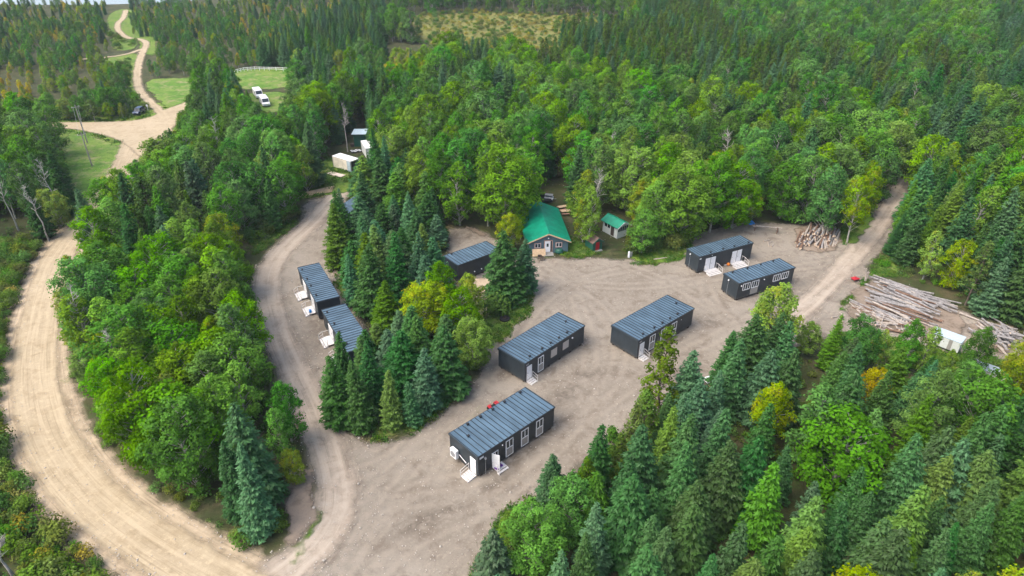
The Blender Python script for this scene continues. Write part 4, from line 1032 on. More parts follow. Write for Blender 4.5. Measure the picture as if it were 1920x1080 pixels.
# ------------------------------------------------------------------ green-roofed house
M['hwall'] = ribbed("blue_grey_siding", (0.085, 0.145, 0.17), 0.6, 2.2, 'Z'); M['groof'] = ribbed("green_steel_roof", (0.0, 0.20, 0.115), 0.4, 1.4, 'Y')
M['gdark'] = simple("dark_green_paint", (0.012, 0.09, 0.06), 0.5); M['pink'] = simple("cedar_trim", (0.48, 0.27, 0.20), 0.6); M['brownroof'] = simple("brown_shingles", (0.12, 0.075, 0.06), 0.8, bmp=.4, scale=6)
M['pale'] = simple("pale_siding", (0.62, 0.66, 0.64), 0.5, var=.06)
def gable_house(root, w2, L, eave, ridge, over, wallm, roofm, fasciam, thick=.12, z0=.0, open_=None):
    """ridge along local y, front gable at y=0 facing -y"""
    MB().prism([(-w2, z0), (w2, z0), (w2, eave), (0, ridge), (-w2, eave)], 0, L).build("wall", wallm, root)
    sl = (ridge-eave)/w2; rf = MB()
    for s in (-1, 1):
        xo = w2+over; ze = eave-sl*over
        rf.prism([(0, ridge+.02), (s*xo, ze+.02), (s*xo, ze+.02+thick), (0, ridge+.02+thick)] if s > 0 else [(0, ridge+.02+thick), (s*xo, ze+.02+thick), (s*xo, ze+.02), (0, ridge+.02)], -over, L+over)
    r_ = rf.build("roof", roofm, root)
    MB().box(-.09, .09, -over, L+over, ridge+thick-.0, ridge+thick+.06).build("ridge_cap", roofm, r_)
    fa = MB()
    for s in (-1, 1):
        xo = w2+over+.02; ze = eave-sl*(over+.02)
        q = [(0, ridge-.12), (s*xo, ze-.12), (s*xo, ze+.10), (0, ridge+.10)]
        fa.prism(q if s > 0 else q[::-1], -over-.05, -over-.003)
    fa.build("bargeboard", fasciam, r_)
ha = .10
house = thing("house", "blue-grey bungalow with a bright green metal roof and white front door", "house", (6.3, 104.0, 0), ha)
gable_house(house, 3.5, 13.2, 2.35, 3.85, .45, M['hwall'], M['groof'], M['wood'])
def hwin(root, x, z, w_, h, fr='pink'):
    f = MB().box(x-.09, x+w_+.09, -.05, -.003, z-.09, z).box(x-.09, x+w_+.09, -.05, -.003, z+h, z+h+.09).box(x-.09, x, -.05, -.003, z, z+h).box(x+w_, x+w_+.09, -.05, -.003, z, z+h)
    o = f.build("window", M[fr], root); MB().box(x, x+w_, -.035, -.003, z, z+h).build("sash", M['white'], o)
    for k in range(2): MB().box(x+.07+k*w_/2, x+w_/2-.04+k*w_/2, -.05, -.036, z+.07, z+h-.07).build("pane", M['glass'], o)
hwin(house, -2.35, 1.15, 1.0, .8); hwin(house, 1.35, 1.15, 1.0, .8)
d_ = MB().box(-.75, .75, -.06, -.003, .25, 2.5).build("door_frame", M['pink'], house)
dd_ = MB().box(-.62, .35, -.10, -.062, .28, 2.38).build("door", M['white'], house); MB().box(-.3, .05, -.115, -.102, 1.3, 1.9).build("pane", M['glass'], dd_)
MB().box(.4, .62, -.09, -.062, .35, 2.35).build("sidelight", M['glass'], house)
MB().ball((.0, -.15, 2.95), .12, 8).build("porch_lamp", M['white'], house)
s_ = MB()
for k in range(3): s_.box(-.85, .85, -.5-.32*k, -.18-.32*k, .0, .25-.07*k)
s_.build("front_steps", M['panel'], house)
x, y = at(1014, 478); pl = thing("plywood_sheet", "tan plywood sheet leaning on the front wall of the green-roofed house", "plywood", (x, y, 0), ha)
MB().obox((-.35, -.25, .62), (1.15, 0, 0), (0, .02, 0), (0, .2, .6)).build("sheet", M['wood'], pl)
x, y = at(1048, 474); gb = MB().ball((0, 0, .35), .75, 12, sz=.75).build("green_tarp", M['gdark']); gb.location = (x, y, 0); tag(gb, "rounded green tarp heap at the right of the house front steps", "tarp")
for k, (bx, by) in enumerate([(1011, 489), (1018, 488)]):
    x, y = at(bx, by); c = MB()
    for a in (-.22, .22):
        for b in (-.22, .22): c.tube((a, b, 0), (a*.9, b*.9, .45), .025, n=5)
    c.box(-.27, .27, -.27, .27, .45, .49).box(-.27, .27, .24, .28, .5, .95)
    o = c.build("lawn_chair", M['skid']); o.location = (x, y, 0.1); o.rotation_euler[2] = k*2
    tag(o, ["small dark chair left of the other in front of the house steps", "small dark chair right of the other in front of the house steps"][k], "chair", "chairs in front of the house")
# screened cabin
sc = thing("screened_cabin", "small white cabin with green gable roof and a band of screened windows", "cabin", (20.2, 110.3, 0), R(30))
gable_house(sc, 1.35, 4.0, 2.3, 3.0, .35, M['pale'], M['groof'], M['white'])
for k in range(5): MB().box(-1.2+k*.5, -.82+k*.5, -.03, -.003, 1.3, 2.15).build("screen", M['glass'], sc)
sw = MB().box(-1.38, -1.353, .9, 1.75, .15, 2.1).build("door", M['skid'], sc)
for k in range(2): MB().box(-1.38, -1.353, 2.05+k*.8, 2.65+k*.8, 1.3, 2.1).build("screen", M['glass'], sc)
sc.rotation_euler[2] = R(34)
# red-door shed
rs = thing("shed", "little dark green shed with a red door and brown roof", "shed", (15.0, 105.0, 0), R(28))
gable_house(rs, .95, 2.4, 1.7, 2.35, .25, M['gdark'], M['brownroof'], M['gdark'])
MB().box(-.38, .38, -.05, -.003, .12, 1.62).build("door", M['red'], rs); MB().box(-.8, .8, -.5, -.06, 0, .1).build("door_sill", M['panel'], rs)
# green shed with pale roof in the trees
gs = thing("shed", "dark green shed with a flat pale metal roof in the trees above the containers", "shed", (-38.9, 160.3, 0), R(2))
MB().box(0, 2.9, 0, 2.6, 0, 3.2).build("wall", M['gdark'], gs)
MB().prism([(-.3, 3.28), (3.2, 3.28), (3.2, 3.38), (-.3, 3.38)], -.7, 3.6).build("roof", simple("pale_blue_steel", (.48, .60, .66), .35, .2), gs)
MB().box(-.9, -.05, -.2, 1.0, 0, .7).build("porch_deck", M['skid'], gs)

# ------------------------------------------------------------------ containers, lumber
M['cream'] = ribbed("cream_container_steel", (0.78, 0.72, 0.60), 0.5, 2.5, 'X', 0, .25); M['lightblue'] = simple("pale_blue_steel_door", (.42, .52, .58), .5)
def container(x, y, a, L, label, open_door=False, mat='cream'):
    r = thing("shipping_container", label, "container", (x, y, 0), a, "steel containers below the green shed")
    MB().box(0, L, 0, 2.4, .15, 2.65).build("box", M[mat], r)
    MB().box(-.03, L+.03, -.03, 2.43, 2.653, 2.72).build("roof", M['white'], r)
    MB().box(0.1, L-.1, .1, 2.3, 0, .147).build("base_frame", M['black'], r)
    f = MB()
    for xx in (-.02, L-.08):
        for yy in (-.02, 2.32): f.box(xx, xx+.1, yy, yy+.1, .1, 2.652)
    f.build("corner_posts", M['panel'], r)
    if open_door:
        MB().box(L+.003, L+.03, .15, 2.25, .25, 2.5).build("doorway", M['black'], r)
        dm = MB().box(L-1.15, L, -.16, -.10, .2, 2.6)
        for zz in (.5, 1.0, 1.5, 2.0): dm.box(L-1.1, L-.05, -.19, -.161, zz, zz+.12)
        dm.build("door", M['lightblue'], r); MB().obox((L+.5, 2.5, 1.4), (.5, .12, 0), (-.01, .04, 0), (0, 0, 1.2)).build("door", M['white'], r)
    return r
a0 = math.atan2(142.93-146.12, -36.47+40.82)
container(-40.82, 146.12, a0, 6.1, "cream shipping container with one end open, beside plywood on the grass", True)
container(-36.4, 156.8, math.atan2(-6.5, 2.6), 6.1, "white container half hidden by trees just in front of the green shed", False, 'pale')
for k, (px_, py_, a, lab) in enumerate([(625, 327, -.6, "left plywood sheet lying on the grass in front of the cream container"), (636, 330, -.5, "right plywood sheet lying on the grass in front of the cream container")]):
    x, y = at(px_, py_); o = MB().box(-1.2, 1.2, -.75, .75, 0, .1).build("plywood_sheet", simple("pale_plywood", (.68, .56, .46), .7)); o.location = (x, y, .14+.02*k); o.rotation_euler[2] = a; tag(o, lab, "plywood", "plywood sheets on the grass")
for k in range(5):
    x, y = at(590+k*1.5, 366-k*2.2); o = MB().box(-3.6+k*.2, 3.6, -.12, .12, 0, .12).build("long_plank", M['wood']); o.location = (x, y, .14); o.rotation_euler[2] = .45+k*.03
    tag(o, "tan plank in the row of long planks on the grass above the camp road bend", "plank", "long planks above the bend")
x, y = at(668, 285); p = thing("pallet_stack", "dark chequered panels leaning at the white container end", "panels", (x, y, .1), .5)
for k in range(4):
    for j in range(4):
        if (k+j) % 2: MB().box(-1.2+k*.6, -.65+k*.6, -.6+j*.4, -.25+j*.4, .2, .26).build("slat", M['white'], p)
MB().box(-1.3, 1.3, -.7, 1.1, .05, .197).build("board", M['black'], p)

# ------------------------------------------------------------------ logs
LB = [simple("grey_bark_log", (.23, .22, .215), .9, var=.35, scale=3), simple("pale_peeled_log", (.33, .29, .25), .85, var=.25, scale=3), simple("brown_bark_log", (.15, .09, .06), .9, var=.35, scale=3)]
LEND = simple("cut_log_end", (.56, .44, .32), .8)
LOGM = {}
def log_mesh(L, r, m, seed):
    g = np.random.default_rng(seed); n = 9; k = 5; mb = MB(); pts_ = [Vector((-L/2+L*i/(k-1), g.normal(0, .03*L/4), g.normal(0, .02))) for i in range(k)]
    vs = []
    for i, p in enumerate(pts_):
        for j in range(n):
            t = 2*math.pi*j/n; rr2 = r*(1-.22*i/(k-1))*(1+g.normal(0, .04)); vs.append((p.x, p.y+rr2*math.cos(t), p.z+rr2*math.sin(t)))
    fs = []
    for i in range(k-1):
        for j in range(n): fs.append((i*n+j, i*n+(j+1) % n, (i+1)*n+(j+1) % n, (i+1)*n+j))
    mb.add(vs, fs, 0); mb.add([vs[j] for j in range(n)], [tuple(range(n))[::-1]], 1); mb.add([vs[(k-1)*n+j] for j in range(n)], [tuple(range(n))], 1)
    me = bpy.data.meshes.new("log"); me.from_pydata(mb.v, [], mb.f); me.materials.append(LB[m]); me.materials.append(LEND); me.polygons.foreach_set("material_index", mb.m); me.update(); return me
def put_log(x, y, z, a, tilt, L, r, m, seed, label, group):
    key = (round(L, 1), round(r, 2), m, seed % 4)
    if key not in LOGM: LOGM[key] = log_mesh(L, r, m, seed)
    o = obj("log", LOGM[key]); o.location = (x, y, z); o.rotation_euler = (float(seed % 7), -tilt, a)
    tag(o, label, "log", group); return o
lr = np.random.default_rng(9)
# pile 1: short logs side by side, heaped
for k in range(75):
    u = (k % 25)/24.0; lay = k//25
    cx_, cy_ = at(1497+72*u+lr.normal(0, 1.2), 451-4*u+lr.normal(0, 2)-lay*3+(6 if lay == 0 else 0))
    if lay == 2 and (u < .2 or u > .85): continue
    L = (3.6, 4.4, 5.2)[int(lr.integers(3))]
    put_log(float(cx_), float(cy_), .16+lay*.42+.5*math.sin(math.pi*u), 1.02+lr.normal(0, .12), .06+lr.normal(0, .07), L, (.13, .16, .19)[int(lr.integers(3))], int(lr.choice([0, 1, 2], p=[.3, .35, .35])), k, "brown and grey log in the upper log pile at the wood edge", "logs of the upper pile")
# pile 2: long poles, roughly parallel
pa = at(1600, 545); pb = at(1800, 622); base_a = math.atan2(float(pb[1]-pa[1]), float(pb[0]-pa[0]))
for k in range(96):
    u = lr.uniform(); v = lr.uniform(-1, 1)
    cx_, cy_ = at(1658+u*70+v*26, 556+u*28-v*24+(v < -.3)*6)
    L = float(lr.choice([4.0, 5.5, 7.0, 8.5])); a = base_a+lr.normal(0, .15)
    put_log(float(cx_), float(cy_), .14+(1-v*v)*lr.uniform(0, 1.0)*.95, a, lr.normal(0, .025), L, float(lr.choice([.10, .14, .18])), int(lr.choice([0, 1, 2], p=[.68, .12, .2])), 100+k, "long grey pole in the big heap of parallel poles at the right", "long poles of the big heap")
for k in range(60):
    q_ = lr.uniform(0, 120); cx_, cy_ = at(1600+q_, 582+.32*q_+lr.normal(0, 8))
    L = float(lr.choice([1.4, 2.2, 3.2])); a = lr.uniform(0, 3.1) if k % 2 else base_a+lr.normal(0, .4)
    put_log(float(cx_), float(cy_), .12+abs(lr.normal(0, .16)), a, lr.normal(0, .08), L, float(lr.choice([.09, .12, .15])), int(lr.choice([0, 1, 2], p=[.2, .6, .2])), 200+k, "short pale cut log strewn along the near side of the big heap", "short cut logs below the big heap")
# pile 3: jumbled grey logs
for k in range(60):
    g = lr.normal(0, .55, 2); bx, by = 1872+g[0]*38, 634+g[1]*19; rr3 = math.hypot(*g); cx_, cy_ = at(bx, by)
    L = float(lr.choice([2.2, 3.2, 4.2]))
    put_log(float(cx_), float(cy_), .15+max(0, 1.25-rr3*.9)*lr.uniform(.2, 1.0), 1.9+lr.normal(0, .55), lr.normal(0, .22), L, float(lr.choice([.10, .14, .17])), int(lr.choice([0, 1], p=[.8, .2])), 300+k, "weathered grey log in the jumbled pile at the right edge", "logs of the jumbled pile")
x, y = at(1840, 605); put_log(x, y, .2, base_a-.05, 0, 6.0, .15, 1, 3, "long pale log running out of the jumbled pile toward the left", None)
for k, (bx, by, L, a, lab) in enumerate([(1565, 596, 1.0, .3, "short split log alone on the dirt, nearest the road"), (1578, 591, .9, 2, "short log on the dirt right of the split one"), (1580, 603, .6, 1, "small chunk of log in front of the strewn logs"),
    (1238, 486, 2.4, .25, "white-grey log lying on the grass left of the double-door cabin"), (945, 577, 3.0, 1.3, "pale plank-like pole leaning on the grass by the round bush"), (1777, 572, 2.6, -.5, "grey board lying alone above the big heap")]):
    x, y = at(bx, by); put_log(x, y, .16, a, 0, L, .11, 1, 400+k, lab, None)
for k, (bx, by) in enumerate([(1437, 452), (1444, 455), (1448, 461), (1441, 459)]):
    x, y = at(bx, by); put_log(x, y, .12, .4+k*.3, 0, 1.3, .1, 1, 500+k, "short pale log on the bare dirt between cabin and upper pile", "short logs near the trestle")
tr_ = thing("log_trestle", "rough log trestle standing on the bare dirt left of the upper pile", "trestle", (*[float(c) for c in at(1436, 434)], 0), -.35)
MB().tube((-2.6, 0, .9), (2.6, .2, 1.0), .09, n=7).tube((-2.4, -.5, .85), (2.2, .7, .9), .06, n=6).build("rail", LB[1], tr_)
for xx in (-2, 1.9): MB().tube((xx, -.5, 0), (xx, .1, 1.1), .07, n=6).build("leg", LB[2], tr_); MB().tube((xx+.2, .55, 0), (xx, -.1, 1.1), .07, n=6).build("leg", LB[2], tr_)
bl = thing("log_stack", "upright bundle of pale split wood beside the road at the head of the big heap", "firewood", (*[float(c) for c in at(1621, 527)], 0), 0)
for k in range(7):
    MB().tube((lr.normal(0, .12), lr.normal(0, .12), 0), (lr.normal(0, .2), lr.normal(0, .2), lr.uniform(1.4, 2.2)), .09, n=7).build("split_log", LB[1], bl)

# ------------------------------------------------------------------ vehicles and small things
M['suvblue'] = simple("dark_blue_car_paint", (.02, .045, .10), .25, .3); M['carwhite'] = simple("white_car_paint", (.8, .8, .82), .3)
M['hub'] = simple("wheel_rim", (.4, .4, .42), .35, .6)
def wheel(root, x, y, r=.36, w_=.24):
    t = MB().tube((x, y-w_/2, r), (x, y+w_/2, r), r, n=16).build("wheel", M['black'], root)
    s = 1 if y > 0 else -1; MB().tube((x, y+s*w_/2, r), (x, y+s*(w_/2+.015), r), r*.6, n=12).build("rim", M['hub'], t)
def car(name, label, cat, pos, a, prof, glassprof, w_, paint, wheels, group=None):
    r = thing(name, label, cat, pos, a, group); MB().prism(prof, -w_/2, w_/2).build("body", M[paint], r, .06)
    gx0, gx1, gz0, gz1 = glassprof; q = .12
    g = MB(); g.add([(gx0, -w_/2+.06, gz0), (gx1, -w_/2+.06, gz0), (gx1, w_/2-.06, gz0), (gx0, w_/2-.06, gz0), (gx0+.35, -w_/2+q+.1, gz1), (gx1-.35, -w_/2+q+.1, gz1), (gx1-.35, w_/2-q-.1, gz1), (gx0+.35, w_/2-q-.1, gz1)],
        [(0, 3, 2, 1), (4, 5, 6, 7), (0, 1, 5, 4), (1, 2, 6, 5), (2, 3, 7, 6), (3, 0, 4, 7)]); g.build("windows", M['glass'], r)
    MB().box(gx0+.38, gx1-.38, -w_/2+q+.12, w_/2-q-.12, gz1+.003, gz1+.06).build("roof", M[paint], r, .02)
    for xw in wheels:
        for s in (-1, 1): wheel(r, xw, s*(w_/2-.1))
    xf = max(p[0] for p in prof)
    for s in (-1, 1): MB().box(xf-.02, xf+.02, s*.6-.16, s*.6+.16, .68, .84).build("headlight", M['white'], r)
    return r
p0 = at(254, 216); p1 = at(271, 205); sa = math.atan2(float(p1[1]-p0[1]), float(p1[0]-p0[0]))
cx_, cy_ = at(262, 214)
car("suv", "dark blue car parked on the verge beside the gravel junction", "car", (float(cx_), float(cy_), .18), sa+math.pi, [(-2.2, .35), (2.2, .35), (2.25, .75), (2.1, .95), (1.0, 1.05), (-2.1, 1.1), (-2.25, .8)], (-2.05, 1.05, 1.05, 1.62), 1.8, 'suvblue', (-1.35, 1.4))
p0 = at(484, 178); p1 = at(500, 197); va = math.atan2(float(p1[1]-p0[1]), float(p1[0]-p0[0]))
vanp = [(-2.9, .4), (2.9, .4), (2.95, 1.0), (2.3, 1.3), (1.6, 2.3), (-2.9, 2.35)]
for k, (q, lab) in enumerate([((485, 182), "white van on the meadow, the farther of the two in line"), ((497, 197), "white van on the meadow, the nearer of the two in line")]):
    x, y = at(*q); r_ = thing("van", lab, "van", (float(x), float(y), .1), va, "white vans on the meadow")
    MB().prism(vanp, -1.05, 1.05).build("body", M['carwhite'], r_, .08)
    MB().add([(2.33, -.9, 1.36), (2.33, .9, 1.36), (1.72, .85, 2.2), (1.72, -.85, 2.2)], [(0, 1, 2, 3)]).build("windscreen", M['glass'], r_)
    for s in (-1, 1): MB().box(.6, 1.6, s*1.055-.01, s*1.055+.01, 1.3, 1.95).build("side_window", M['glass'], r_)
    for xw in (-1.9, 1.8):
        for s in (-1, 1): wheel(r_, xw, s*.95)
def atv(label, pos, a, paint, sc=1.0, cat="quad bike", nm="quad_bike"):
    r = thing(nm, label, cat, pos, a); r.scale = (sc, sc, sc)
    MB().prism([(-.9, .55), (-.3, .42), (.5, .42), (.95, .6), (.9, .85), (.35, .92), (.2, .75), (-.3, .72), (-.95, .82)], -.22, .22).build("body", M[paint], r, .03)
    for xx in (-.65, .65):
        MB().box(xx-.36, xx+.36, -.55, .55, .78, .86).build("fender", M[paint], r, .03)
        for s in (-1, 1): MB().tube((xx, s*.42, .3), (xx, s*.66, .3), .3, n=14).build("wheel", M['black'], r)
    MB().box(-.55, .2, -.16, .16, .8, .95).build("seat", M['black'], r, .03)
    MB().tube((.35, -.35, 1.1), (.35, .35, 1.1), .025, n=6).tube((.35, 0, 1.1), (.55, 0, .8), .03, n=6).build("handlebar", M['black'], r)
    return r
x, y = at(920, 762); atv("red quad bike parked behind the nearest black cabin", (x+.42, y-.5, .02), .75, 'red', .78)
x, y = at(935, 880); atv("small purple ride-on toy bike beside the open door of the nearest cabin", (x, y, .02), .9, 'purple', .5, "toy bike", "toy_bike")
x, y = at(944, 874); o = MB().ball((0, 0, .18), .18, 10).build("ball", M['white'], smooth=True); o.location = (x, y, 0); tag(o, "small white ball on the dirt beside the purple toy bike", "ball")
x, y = at(1365, 498); o = MB().ball((0, 0, .28), .3, 10, sz=.9).build("bucket", M['orange'], smooth=True); o.location = (x, y, 0); tag(o, "orange pumpkin-like bucket between the two door decks of the upper cabin", "bucket")
x, y = at(1359, 498); o = MB().ball((0, 0, .2), .2, 10).tube((.25, .1, 0), (.25, .1, .45), .1, n=8).build("bag", M['white']); o.location = (x, y, 0); tag(o, "small white bag left of the orange bucket", "bag")
x, y = at(1321, 502); o = MB().tube((0, 0, .3), (0, 0, .8), .17, n=10).build("water_jug", M['blue']); o.location = (x, y, 0); tag(o, "blue jug beside the left door deck of the upper cabin", "jug")
def jug(bx, by, z, label):
    x, y = at(bx, by, z); o = MB().tube((0, 0, 0), (0, 0, .35), .22, .2, n=12).tube((0, 0, .35), (0, 0, .45), .08, n=8).build("water_jug", M['blue']); o.location = (x, y, z); tag(o, label, "jug")
jug(582, 585, .4, "light blue jug on the white deck of the farther roadside cabin")
# red barrel cart beside the road
rc = thing("wheelbarrow", "red wheelbarrow beside the road at the head of the log heap", "wheelbarrow", (*[float(c) for c in at(1602, 527)], 0), .4)
MB().add([(-.6, -.45, .55), (.6, -.45, .55), (.6, .45, .55), (-.6, .45, .55), (-.35, -.25, .2), (.4, -.25, .2), (.4, .25, .2), (-.35, .25, .2), (0, 0, .72)], [(0, 1, 5, 4), (1, 2, 6, 5), (2, 3, 7, 6), (3, 0, 4, 7), (4, 5, 6, 7), (0, 8, 1), (1, 8, 2), (2, 8, 3), (3, 8, 0)]).build("tub", M['red'], rc)
MB().tube((.75, -.06, .2), (.75, .06, .2), .2, n=12).build("wheel", M['black'], rc)
for s in (-1, 1): MB().tube((.75, s*.1, .2), (-1.1, s*.3, .55), .025, n=6).build("handle", M['grey'], rc)
# blue tarp
x, y = at(1404, 420); t_ = MB(); vs = []; fs = []
for i in range(7):
    for j in range(5): vs.append((i*.35-1, j*.3-.6, .45+.18*math.sin(i*1.3+j)+.1*math.cos(j*2.1)-(.25 if i in (0, 6) or j in (0, 4) else 0)))
for i in range(6):
    for j in range(4): fs.append((i*5+j, (i+1)*5+j, (i+1)*5+j+1, i*5+j+1))
t_.add(vs, fs); tp = t_.build("blue_tarp", M['blue']); tp.location = (x, y, 0); tp.rotation_euler[2] = -.3; sld = tp.modifiers.new("s", 'SOLIDIFY'); sld.thickness = .03; tag(tp, "crumpled bright blue tarp under the trees right of the upper cabin", "tarp")
# propane tank with dish on the grass
pt_ = thing("gas_tank", "white gas cylinders with a dish on a post on the grass below the screened cabin", "gas tank", (*[float(c) for c in at(1181, 482)], 0), .3)
MB().tube((-.2, 0, 0), (-.2, 0, 1.0), .2, n=10).ball((-.2, 0, 1.0), .2, 10).build("cylinder", M['white'], pt_); MB().tube((.3, .1, 0), (.3, .1, .8), .18, n=10).ball((.3, .1, .8), .18, 10).build("cylinder", M['grey'], pt_)
MB().tube((.9, .8, 0), (.9, .8, 1.5), .04, n=6).build("post", M['grey'], pt_); MB().tube((.9, .72, 1.4), (.85, .60, 1.5), .08, .24, n=16).build("dish", M['grey'], pt_)
# behind the house: dark flat trailer, white mower-like machine, picnic tables
tl = thing("flatbed_trailer", "dark flatbed trailer behind the green-roofed house", "trailer", (*[float(c) for c in at(1011, 380)], 0), .25)
MB().box(-2.4, 2.4, -1.1, 1.1, .55, .7).box(-2.4, 2.4, 1.05, 1.12, .7, 1.25).box(-2.42, -2.36, -1.1, 1.05, .7, 1.2).build("bed", M['black'], tl)
for s in (-1, 1): MB().tube((0, s*.9, .35), (0, s*1.15, .35), .35, n=14).build("wheel", M['black'], tl)
MB().tube((2.4, 0, .6), (3.6, 0, .45), .06, n=6).build("drawbar", M['grey'], tl)
wm = thing("white_cart", "small white cart with dark panel roof behind the green-roofed house", "cart", (*[float(c) for c in at(1029, 376)], 0), -.2)
MB().box(-.9, .9, -.6, .6, .35, .8).build("body", M['white'], wm, .05); MB().box(-.8, .8, -.5, .5, 1.25, 1.32).build("roof_panel", M['grey'], wm)
for a in (-.7, .7):
    for b in (-.45, .45): MB().tube((a, b, .8), (a, b, 1.25), .03, n=5).build("post", M['white'], wm)
    for s in (-1, 1): MB().tube((a*.8, s*.5, .2), (a*.8, s*.65, .2), .2, n=12).build("wheel", M['black'], wm)
for k, (bx, by, lab) in enumerate([(1060, 402, "nearer wooden crate-like table beside the right eave of the house"), (1054, 394, "farther wooden table beside the right eave of the house")]):
    x, y = at(bx, by); pt2 = thing("picnic_table", lab, "table", (x, y, 0), .15+k*.2, "tables beside the house")
    MB().box(-.9, .9, -.45, .45, .78, .84).build("tabletop", M['wood'], pt2)
    for s in (-1, 1): MB().box(-.9, .9, s*.75-.13, s*.75+.13, .45, .5).build("bench", M['pink'], pt2)
    for a in (-.6, .6): MB().tube((a, -.7, 0), (a, .3, .78), .05, n=5).tube((a, .7, 0), (a, -.3, .78), .05, n=5).build("leg", M['skid'], pt2)
# white structures among the trees at the right
ws = thing("utility_trailer", "white ribbed shed with green end between the log heap and the near forest", "shed", (*[float(c) for c in at(1740, 645)], 0), base_a+.05)
MB().box(0, 3.6, 0, 2.0, .3, 1.9).build("wall", M['pale'], ws); MB().box(-.05, 3.65, -.05, 2.05, 1.903, 1.98).build("roof", M['lightblue'], ws)
for xx in (.8, 2.2): MB().box(xx, xx+.45, -.04, -.003, .35, 1.88).build("wall_panel", M['panel'], ws)
MB().box(-.06, -.003, .1, 1.9, .35, 1.85).build("end_panel", M['gdark'], ws); MB().box(.1, 3.5, .1, 1.9, 0, .297).build("base_frame", M['black'], ws)
wt = thing("tarp_table", "white covered table with a yellow tub beneath at the forest edge below the yard", "table", (*[float(c) for c in at(1331, 722)], 0), .35)
MB().box(-.95, .95, -.6, .6, .95, 1.02).build("tabletop", M['white'], wt)
for a in (-.8, .8):
    for b in (-.5, .5): MB().tube((a, b, 0), (a, b, .95), .04, n=6).build("leg", M['grey'], wt)
x, y = at(1332, 722); o = MB().tube((0, 0, 0), (0, 0, .4), .3, .35, n=12).build("tub", M['wood']); o.location = (x, y-.1, 0); tag(o, "yellowish tub under the white table at the forest edge", "tub")
cb = thing("covered_boat", "pale blue and white covered boat glimpsed among trees at the right edge", "boat", (*[float(c) for c in at(1842, 700)], 0), base_a)
MB().add([(-2, -.7, .3), (1.6, -.8, .3), (2.6, 0, .5), (1.6, .8, .3), (-2, .7, .3), (-2, -.85, 1.1), (1.5, -.95, 1.1), (2.9, 0, 1.3), (1.5, .95, 1.1), (-2, .85, 1.1)], [(0, 1, 6, 5), (1, 2, 7, 6), (2, 3, 8, 7), (3, 4, 9, 8), (4, 0, 5, 9), (4, 3, 2, 1, 0)]).build("hull", M['white'], cb)
MB().add([(-2, -.87, 1.1), (1.5, -.97, 1.1), (2.9, 0, 1.3), (1.5, .97, 1.1), (-2, .87, 1.1), (-1.6, 0, 1.6), (1.3, 0, 1.75)], [(0, 1, 6, 5), (1, 2, 6), (2, 3, 6), (3, 4, 5, 6), (4, 0, 5)]).build("cover", M['lightblue'], cb)
# fire pit ring on the grass
fp = thing("fire_pit", "black fire pit on the grass below the two spruces", "fire pit", (*[float(c) for c in at(946, 600)], .1), 0)
MB().tube((0, 0, 0), (0, 0, .28), .72, .80, n=18).build("ring", M['black'], fp); 
for k in range(6): MB().tube((.35*math.cos(k), .35*math.sin(k), .2), (.35*math.cos(k+3), .35*math.sin(k+2.5), .42), .05, n=6).build("charred_stick", M['skid'], fp)
# utility poles
M['pole'] = simple("weathered_pole", (.30, .28, .25), .9)
pl_ = []
for (bx, by, h, lab) in [(164, 268, 9.5, "wooden utility pole on the grass triangle, the farther one"), (173, 312, 8.0, "wooden utility pole on the grass triangle, the nearer one")]:
    x, y = at(bx, by); u = thing("utility_pole", lab, "utility pole", (x, y, 0), .9, "utility poles on the grass")
    MB().tube((0, 0, 0), (0, 0, h), .17, .11, n=8).build("pole", M['pole'], u); MB().box(-.9, .9, -.05, .05, h-.6, h-.48).build("crossarm", M['pole'], u)
    for k in (-.8, .8): MB().tube((k, 0, h-.48), (k, 0, h-.3), .05, n=6).build("insulator", M['white'], u)
    pl_.append(Vector((float(x), float(y), h)))
for k, off in enumerate((-.6, .6)):
    a, b = pl_[0]+Vector((off, 0, -.4)), pl_[1]+Vector((off, 0, -.4)); cm_ = MB(); qs = []
    for i in range(13):
        t = i/12; q = a.lerp(b, t); q.z -= 1.6*t*(1-t); qs.append(q)
    for i in range(12): cm_.tube(qs[i], qs[i+1], .02, n=5)
    o = cm_.build("power_line", M['grey']); tag(o, ["left cable strung between the two utility poles", "right cable strung between the two utility poles"][k], "cable", "cables between the poles")
# white rail fence on the meadow
fn = thing("rail_fence", "white rail fence along the far edge of the meadow", "fence", (0, 0, 0), 0)
fpts = [P(440, 138), P(458, 133.5), P(478, 132), P(505, 132.5), P(545, 134)]
rl = MB()
for a, b in zip(fpts, fpts[1:]):
    for z in (1.15, .65): rl.tube(a+Vector((0, 0, z)), b+Vector((0, 0, z)), .07, n=6)
rl.build("rail", M['white'], fn)
for k in range(len(fpts)-1):
    for t in (0, .33, .66): q = fpts[k].lerp(fpts[k+1], t); MB().tube(q, q+Vector((0, 0, 1.3)), .08, n=6).build("post", M['white'], fn)
x, y = at(278, 208); mp = thing("marker_post", "white marker post with a reflector on the verge behind the blue car", "post", (x, y, .1), 0)
MB().tube((0, 0, 0), (0, 0, 1.5), .06, n=6).build("post", M['white'], mp); MB().box(-.25, .25, -.03, .03, 1.2, 1.7).build("plate", M['white'], mp)

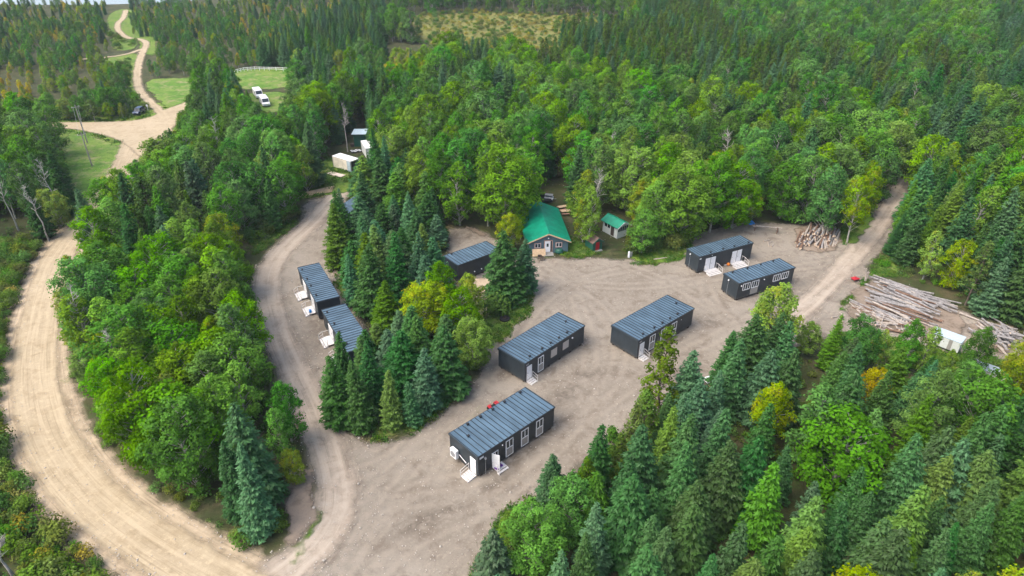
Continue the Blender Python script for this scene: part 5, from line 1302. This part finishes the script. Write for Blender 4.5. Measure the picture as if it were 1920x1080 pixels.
# ------------------------------------------------------------------ bare birches and snags
snr = np.random.default_rng(31)
def snag_mesh(H, seed):
    r = np.random.default_rng(seed); pts_, segs = spine(H, r, .35, 6, .16); P_ = np.array(pts_)
    for k in range(22):
        z = H*r.uniform(.5, .97); b = np.array([np.interp(z, P_[:, 2], P_[:, 0]), np.interp(z, P_[:, 2], P_[:, 1]), z]); a = r.uniform(0, 6.28); L = (H-z)*.18+.45*r.uniform(.4, 1)
        e = b+np.array([math.cos(a)*L, math.sin(a)*L, L*r.uniform(.4, 1.1)]); segs.append((b, e, .05, .02))
        for q in range(3): 
            m_ = b+(e-b)*r.uniform(.4, .9); segs.append((m_, m_+r.normal(0, .3, 3)+np.array([0, 0, .35]), .025, .01))
    return segs
for k, (bx, by, h, lab, bm) in enumerate([(425, 345, 15, "bare white-branched aspen rising above the wood right of the road junction", BARK), (188, 690, 12.5, "bare silvery tree inside the left edge of the roadside wood", DEADW), (1352, 350, 12.5, "bare grey dead tree in the forest beyond the green-roofed house", DEADW),
    (652, 285, 12, "thin bare grey tree left of the green shed", DEADW), (1118, 420, 11, "bare white birch trunk left of the screened cabin", BARK), (1140, 352, 12, "thin bare birch near the path behind the house", BARK), (118, 420, 13, "white birch trunk at the right of the left-edge stand", BARK), (35, 432, 12, "leaning white birch trunk at the left edge", BARK), (92, 452, 11, "forked white birch trunk in front of the left-edge stand", BARK),
    (25, 1080, 5, "small grey dead snag in the scrub at the lower left corner", DEADW), (250, 760, 11, "bare pale trunk in the middle of the roadside wood", BARK)]):
    x, y = at(bx, by); e = thing("bare_tree", lab, "bare tree", (float(x), float(y), 0), k*1.1, "bare trees"); s = snag_mesh(h, 600+k)
    obj("trunk", trunk_mesh("trunk", s[:6], bm), e); obj("branches", trunk_mesh("branches", s[6:], bm), e)

# ------------------------------------------------------------------ air
hz = MB().box(-640, 640, -25, 640, -1.0, 58.0).build("haze", [bpy.data.materials.new("haze_air")]); tag(hz, "thin pale air over the whole place", kind='stuff')
hm = hz.data.materials[0]; hm.use_nodes = True; nt = hm.node_tree; nt.nodes.clear(); ou = N(nt, "ShaderNodeOutputMaterial"); pv = N(nt, "ShaderNodeVolumePrincipled")
pv.inputs["Color"].default_value = (.80, .90, 1.0, 1); pv.inputs["Density"].default_value = 0.00016; pv.inputs["Anisotropy"].default_value = 0.2; nt.links.new(pv.outputs[0], ou.inputs["Volume"])
